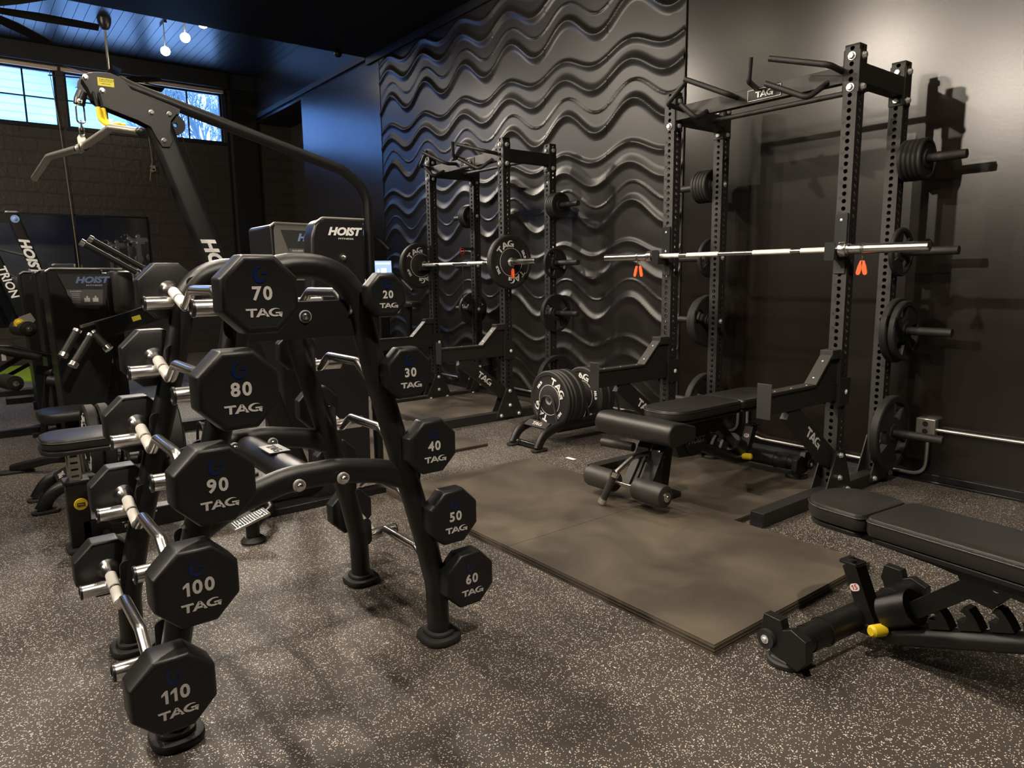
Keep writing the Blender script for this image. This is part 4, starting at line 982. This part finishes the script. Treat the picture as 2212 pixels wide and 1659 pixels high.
for a in ((.40, 7.0, .905), (.27, 7.0, .475)):
    o = part('foam_roller', G().cyl((a[0]-.03, a[1]+.1, a[2]), (a[0]+.03, a[1]-.14, a[2]), .062, n=24).cyl((a[0]+.03, a[1]-.14, a[2]), (a[0]+.033, a[1]-.155, a[2]), .045, n=24), 'foam', t)
    part('roller_cap', dome((a[0]+.033, a[1]-.156, a[2]), (.1, -1, 0), .012, .012), 'chrome', o)
part('seat_rail', G().tube([(-.2, 7.1, .80), (.30, 7.0, .76), (.60, 6.95, .66)], .02, fil=.1), 'powder_black', t)
part('thigh_pad', G().tube([(.22, 7.0, .74), (.50, 6.95, .66)], .045, .035, n=14), 'vinyl', t)
part('cam_plate', G().prism([(.33, .93), (.38, 1.0), (.46, 1.03), (.49, .97), (.42, .90)], 0, .012, FY((0, 6.95, 0))), 'silver_trim', t, 'grey slotted cam plate')
part('cam_knob', dome((.375, 6.92, .955), (0, -1, 0), .02, .02), 'yellow', t, 'yellow knob')
part('frame_post', G().box(.05, .13, 7.1, 7.2, 0, 1.15).bar((.1, 7.1, .5), (.45, 7.05, .72), .04, .04).bar((.1, 7.15, .42), (.42, 7.1, .60), .03, .03).box(-.3, .5, 7.1, 7.18, 0, .06), 'powder_black', t)
part('label', G().box(.235, .265, 6.96, 6.965, .655, .715), 'white_print', t, 'small white label')
t = thing('training_station', 'black leaning post with white lettering cropped by the left edge', 'gym machine', (.1, 9.8, 0), world=True)
part('post', G().tube([(.85, 9.8, .05), (.32, 9.8, 1.75)], .04, sec=rrect(.11, .07, .02, 4), up=(0, 1, 0)), 'powder_black', t)
part('post_lettering', text('TRION', .12, frame((.30, 0, -.955), (.955, 0, .30), (.47, 9.76, 1.28)), .002, .02, .1, 1.0), 'white_print', t, 'white letters')
part('base', G().box(-.2, 1.1, 9.7, 9.9, 0, .06), 'powder_black', t)
# low roller machine feet
t = thing('roller_stand', 'pair of small foam rollers on a low black stand beside the shrouds', 'gym machine', (.56, 6.95, 0), world=True)
for a in ((.527, 7.0, .54), (.585, 6.93, .455)):
    o = part('foam_roller', G().cyl((a[0]-.05, a[1]+.03, a[2]+.01), (a[0]+.05, a[1]-.04, a[2]-.01), .045, n=20), 'foam', t); part('roller_cap', dome((a[0]+.05, a[1]-.042, a[2]-.01), (.8, -.6, 0), .01, .01), 'chrome', o)
part('stand', G().bar((.53, 6.97, .50), (.45, 6.97, .02), .04, .04).bar((.60, 6.94, .41), (.62, 6.94, .02), .05, .04).bar((.38, 6.96, .02), (.64, 6.96, .02), .05, .03), 'powder_black', t)
# far pad on a low machine plus its curved tube foot
t = thing('floor_machine', 'low machine with one black seat pad and a curved tube foot, behind the lat seat', 'gym machine', (.45, 5.4, 0), world=True)
part('seat_pad', G().rbox(.48, 5.27, .44, .32, .32, .065, .09), 'vinyl', t)
part('seat_post', G().box(.46, .54, 5.23, 5.31, .03, .41), 'powder_black', t)
part('tube_foot', G().tube([(.80, 5.35, .10), (.40, 5.55, .10), (.18, 5.75, .03)], .03, .03, fil=.15), 'powder_black', t)
part('foot_pad', G().rbox(.20, 5.74, .01, .20, .09, .02, .03), 'rubber', t)
# cardio consoles near the far rack
def console(label, x, y, z, tilt, w, m):
    t = thing('cardio_machine', label, 'cardio machine', (x, y, 0))
    M = Matrix.Translation((0, 0, z)) @ Matrix.Rotation(-.45, 4, 'Z') @ Matrix.Rotation(PI/2-tilt, 4, 'X')
    part('console', G().rbox(0, 0, -.02, w+.03, .20, .03, .02, M), 'plastic_black', t)
    s = part('screen', G().box(-w/2, w/2, -.085, .085, -.004, -.002, M), m, t, 'lit screen')
    g = G(); g.box(-w*.40, w*.44, .045, .062, -.002, -.001, M); part('screen_bar', g, 'screen_bright', s); part('screen_picture', G().box(-w*.1, w*.2, -.06, .0, -.002, -.001, M).box(-w*.3, -w*.2, -.05, -.01, -.002, -.001, M), 'screen_bright', s)
    part('mast', G().bar((.0, .05, .1), (0, .03, z-.05), .06, .08), 'powder_black', t); part('handlebar', G().tube([(-.25, -.2, z-.25), (-.22, 0, z-.12), (.22, 0, z-.12), (.25, -.2, z-.25)], .017, fil=.06), 'foam', t)
    part('base', G().box(-.3, .3, -.5, .5, .0, .16), 'plastic_black', t, None, .02)
    part('saddle', G().rbox(0, -.55, 1.0, .16, .26, .06, .06), 'vinyl', t) ; part('saddle_post', G().cyl((0, -.5, .1), (0, -.55, .98), .03), 'powder_black', t)
    return t
console('exercise bike with a lit blue-grey console screen left of the far rack', 3.72, 7.05, 1.38, .35, .19, 'screen')
console('taller cardio machine with a tilted screen partly hidden by the vertical machine tube', 4.05, 8.15, 1.87, .5, .13, 'screen')
# ------------------------------------------------------------------ BACK WALL MIRRORS, CORDS, FAN, LIGHTS
for nm, a, b_, lab in (('m', 1.60, 2.655, 'framed wall mirror on the back wall reflecting the wave panels'), ('n', .25, 1.57, 'dim wall mirror left of the bright one on the back wall')):
    t = thing('wall_mirror', lab, 'mirror', ((a+b_)/2, YB-.02, 1.35), world=True)
    part('mirror_glass', G().box(a+.02, b_-.02, YB-.022, YB-.016, .62, 2.30), 'mirror', t)
    fr = G(); fr.box(a, b_, YB-.03, YB-.001, 2.30, 2.325); fr.box(a, b_, YB-.03, YB-.001, .60, .62); fr.box(a, a+.02, YB-.03, YB-.001, .6, 2.325); fr.box(b_-.02, b_, YB-.03, YB-.001, .6, 2.325)
    part('frame', fr, 'gloss_black', t)
solo('blind_cord', G().tube([(1.47, YB-.05, 4.46), (1.53, YB-.05, 3.65), (1.56, YB-.05, 2.7), (1.60, YB-.05, 1.2)], .006, n=6), 'cord', 'long tan cord hanging down the block wall from the left window', 'cord', loc=(1.5, YB-.05, 3))
rnd = random.Random(3); pts = [(2.78, YB-.05, 3.62), (2.80, YB-.05, 3.25)]+[(2.80+rnd.uniform(-.05, .05), YB-.05+rnd.uniform(-.02, .0), 3.12+rnd.uniform(-.08, .08)) for _ in range(14)]+[(2.74, YB-.05, 2.92)]
solo('knotted_cord', G().tube(pts, .006, n=6, fil=.02, seg=3), 'cord', 'bundled knotted blind cord hanging below the middle window', 'cord', loc=(2.8, YB-.05, 3.2))
def fan(x, y, z, R, a0, label):
    t = thing('ceiling_fan', label, 'ceiling fan', (x, y, z))
    part('canopy', G().lathe([(.09, ZC-z), (.085, ZC-z-.05), (.06, ZC-z-.12), (.03, ZC-z-.15), (.015, ZC-z-.15)], None, 24), 'plastic_black', t)
    part('downrod', G().cyl((0, 0, ZC-z-.12), (0, 0, .08), .016), 'silver_trim', t)
    part('motor', G().lathe([(.02, .10), (.09, .08), (.14, .03), (.14, -.03), (.10, -.06), (1e-4, -.07)], None, 28), 'plastic_black', t)
    for k in range(7):
        g = G(); g.prism([(.10, -.04), (R*.5, -.075), (R, -.06), (R, .05), (R*.5, .06), (.10, .04)], -.005, .005, Matrix.Rotation(a0+k*2*PI/7, 4, 'Z') @ Matrix.Rotation(-.3, 4, 'X')); part('blade', g, 'plastic_black', t)
    return t
fan(1.98, 11.5, 4.02, .72, .20, 'ceiling fan on a long downrod above the left windows')
fan(.42, 9.3, 4.03, 1.12, -.02, 'nearer ceiling fan cropped by the top left corner')
def spot(x, y, z, aim, label, e, ang=100, rad=.05, col=(1., .875, .73), glow=True, blend=.6):
    d = (V(aim)-V((x, y, z))).normalized()
    t = thing('track_or_fill_light', label, 'track light', (x, y, z), group=None)  # builds the track lights and also a few added fill lamps
    R = look(d).to_4x4()
    part('lamp_can', G().lathe([(.03, -.12), (.045, -.11), (.05, -.02), (.055, .02), (.050, .02), (.046, -.01)], R, 24), 'plastic_black', t)
    part('bulb', G().join(G().ball((0, 0, .012), .062, sz=.75), R), 'lamp_glow', t, 'glowing lamp face')
    top = ZC if y > YS else ZS
    part('stem', G().cyl((0, 0, .0), (0, 0, top-z-.03), .008), 'silver_trim', t); part('track_mount', G().box(-.02, .02, -.12, .12, top-z-.03, top-z), 'plastic_black', t)
    l = bpy.data.lights.new('spot', 'SPOT'); l.energy = e; l.spot_size = math.radians(ang); l.spot_blend = blend; l.shadow_soft_size = rad; l.color = col
    o = bpy.data.objects.new('lamp_beam', l); C.objects.link(o); o.location = V((x, y, z))+d*.05; o.rotation_euler = (-d).to_track_quat('Z', 'Y').to_euler()
    return t
spot(2.66, 11.2, 4.45, (.8, 4.0, .5), 'left one of the three glowing track lights under the plank ceiling', 420, 84)
spot(2.74, 10.45, 4.45, (.6, 3.0, .5), 'middle and brightest of the three glowing track lights', 560, 84)
spot(2.78, 9.75, 4.45, (1.4, 3.5, .3), 'right one of the three glowing track lights beside the soffit edge', 420, 84)
spot(.5, 4.1, 3.86, (2.6, 1.8, .2), 'track light over the barbell rack, above the picture', 480)
spot(2.0, 3.4, 3.86, (2.4, 1.8, 0), 'track light in front of the near rack, above the picture', 110)
spot(3.1, 1.5, 3.9, (4.57, 1.75, 3.1), 'added unseen lamp washing the top of the right wall, above the picture', 130, 88, .06, (1., .80, .55), True, 1.)  # added lamp, brightens the wall top so it fades downward
spot(1.7, 4.9, 3.86, (3.4, 4.0, .4), 'added unseen fill lamp in front of the plate rack, above the picture', 230, 80)  # fill lamp put in to lift the plate lettering
spot(-3.3, 3.9, 3.86, (3.5, 2.4, 2.0), 'track light far to the left, above the picture', 850, 80)
spot(1.2, 6.8, 3.86, (4.4, 5.0, 1.6), 'track light in front of the wave panels, above the picture', 330)
spot(.9, .3, 3.86, (1.5, 1.9, 0), 'track light near the camera, above the picture', 620, 118)
spot(-.9, 2.6, 3.86, (.6, 2.6, .6), 'track light left of the barbell rack, above the picture', 420)
spot(-2.4, 8.0, 3.86, (1.6, 13.3, 2.2), 'added unseen lamp washing the block wall, left of the picture', 900)  # invented off-view lamp that brings out the block joints
spot(-1.2, 6.0, 3.86, (.6, 8.0, .3), 'added unseen fill lamp over the far machines, left of the picture', 450)  # extra off-view lamp, there only to brighten the far-left floor
# ------------------------------------------------------------------ small wall things
t = thing('outlet_box', 'grey metal double outlet box mounted low on the right wall', 'outlet', (XW-.03, 1.745, .345), world=True)
part('box', G().box(XW-.055, XW, 1.69, 1.80, .29, .40), 'conduit', t, bev=.006)
g = G()
for z in (.322, .368): g.join(G().lathe([(.001, 0), (.016, 0), (.016, .002), (.001, .002)], FX((XW-.0555, 1.745, z)), 18))
part('socket', g, 'dark_print', t)
def pipe(pts, lab, loc): solo('conduit', G().tube(pts, .011, fil=.09, n=12), 'conduit', lab, 'conduit', loc=loc)
pipe([(XW-.03, 1.69, .335), (XW-.03, -1.5, .345)], 'straight metal conduit running right from the outlet box', (XW-.03, 1, .33))
pipe([(XW-.03, 1.735, .29), (XW-.03, 1.735, .045), (XW-.03, 1.98, .045)], 'curved metal conduit bending down under the outlet box', (XW-.03, 1.8, .1))
pipe([(XW-.03, 1.98, .075), (XW-.03, 2.85, .075), (XW-.03, 2.98, .10), (XW-.03, 2.98, .42)], 'metal conduit low on the wall behind the near rack, bending upward', (XW-.03, 2.5, .1))
pipe([(XW-.03, 3.06, .40), (XW-.03, 3.06, .09), (XW-.03, 3.30, .09), (XW-.03, 8.4, .12)], 'metal conduit low on the wall behind the far rack', (XW-.03, 5, .1))
solo('dome_sensor', G().ball((4.13, 8.8, 4.09), .05, sz=.9), 'plastic_black', 'small black dome under the soffit edge near the wall', 'sensor', loc=(4.13, 8.8, 4.09))
solo('paper_scrap', G().box(3.28, 3.31, 3.52, 3.60, 0, .002), 'white_print', 'tiny white paper scrap on the floor between the mat and the plate rack', 'paper', loc=(3.29, 3.56, 0))
# ------------------------------------------------------------------ world, camera
w = bpy.data.worlds.new('w'); bpy.context.scene.world = w; w.use_nodes = True; nt = w.node_tree
bg = nt.nodes['Background']; bg.inputs[0].default_value = (.22, .45, 1.0, 1); bg.inputs[1].default_value = 7.5
cam = bpy.data.cameras.new('cam'); co = bpy.data.objects.new('camera', cam); C.objects.link(co)
cam.sensor_width = 36; cam.lens = 36*1521.72/2212; cam.clip_start = .05
yaw, pit, rol = .6626, .1528, -.0126
cy, sy, cp, sp_ = math.cos(yaw), math.sin(yaw), math.cos(pit), math.sin(pit)
F = V((sy*cp, cy*cp, -sp_)); R = V((cy, -sy, 0)); U = R.cross(F)
R2 = R*math.cos(rol)+U*math.sin(rol); U2 = -R*math.sin(rol)+U*math.cos(rol)
Mc = Matrix((R2, U2, -F)).transposed().to_4x4(); Mc.translation = V((0, 0, 1.2821)); co.matrix_world = Mc
sc = bpy.context.scene; sc.camera = co
sc.view_settings.view_transform = 'Standard'; sc.view_settings.look = 'None'; sc.view_settings.exposure = .5; sc.view_settings.gamma = 1
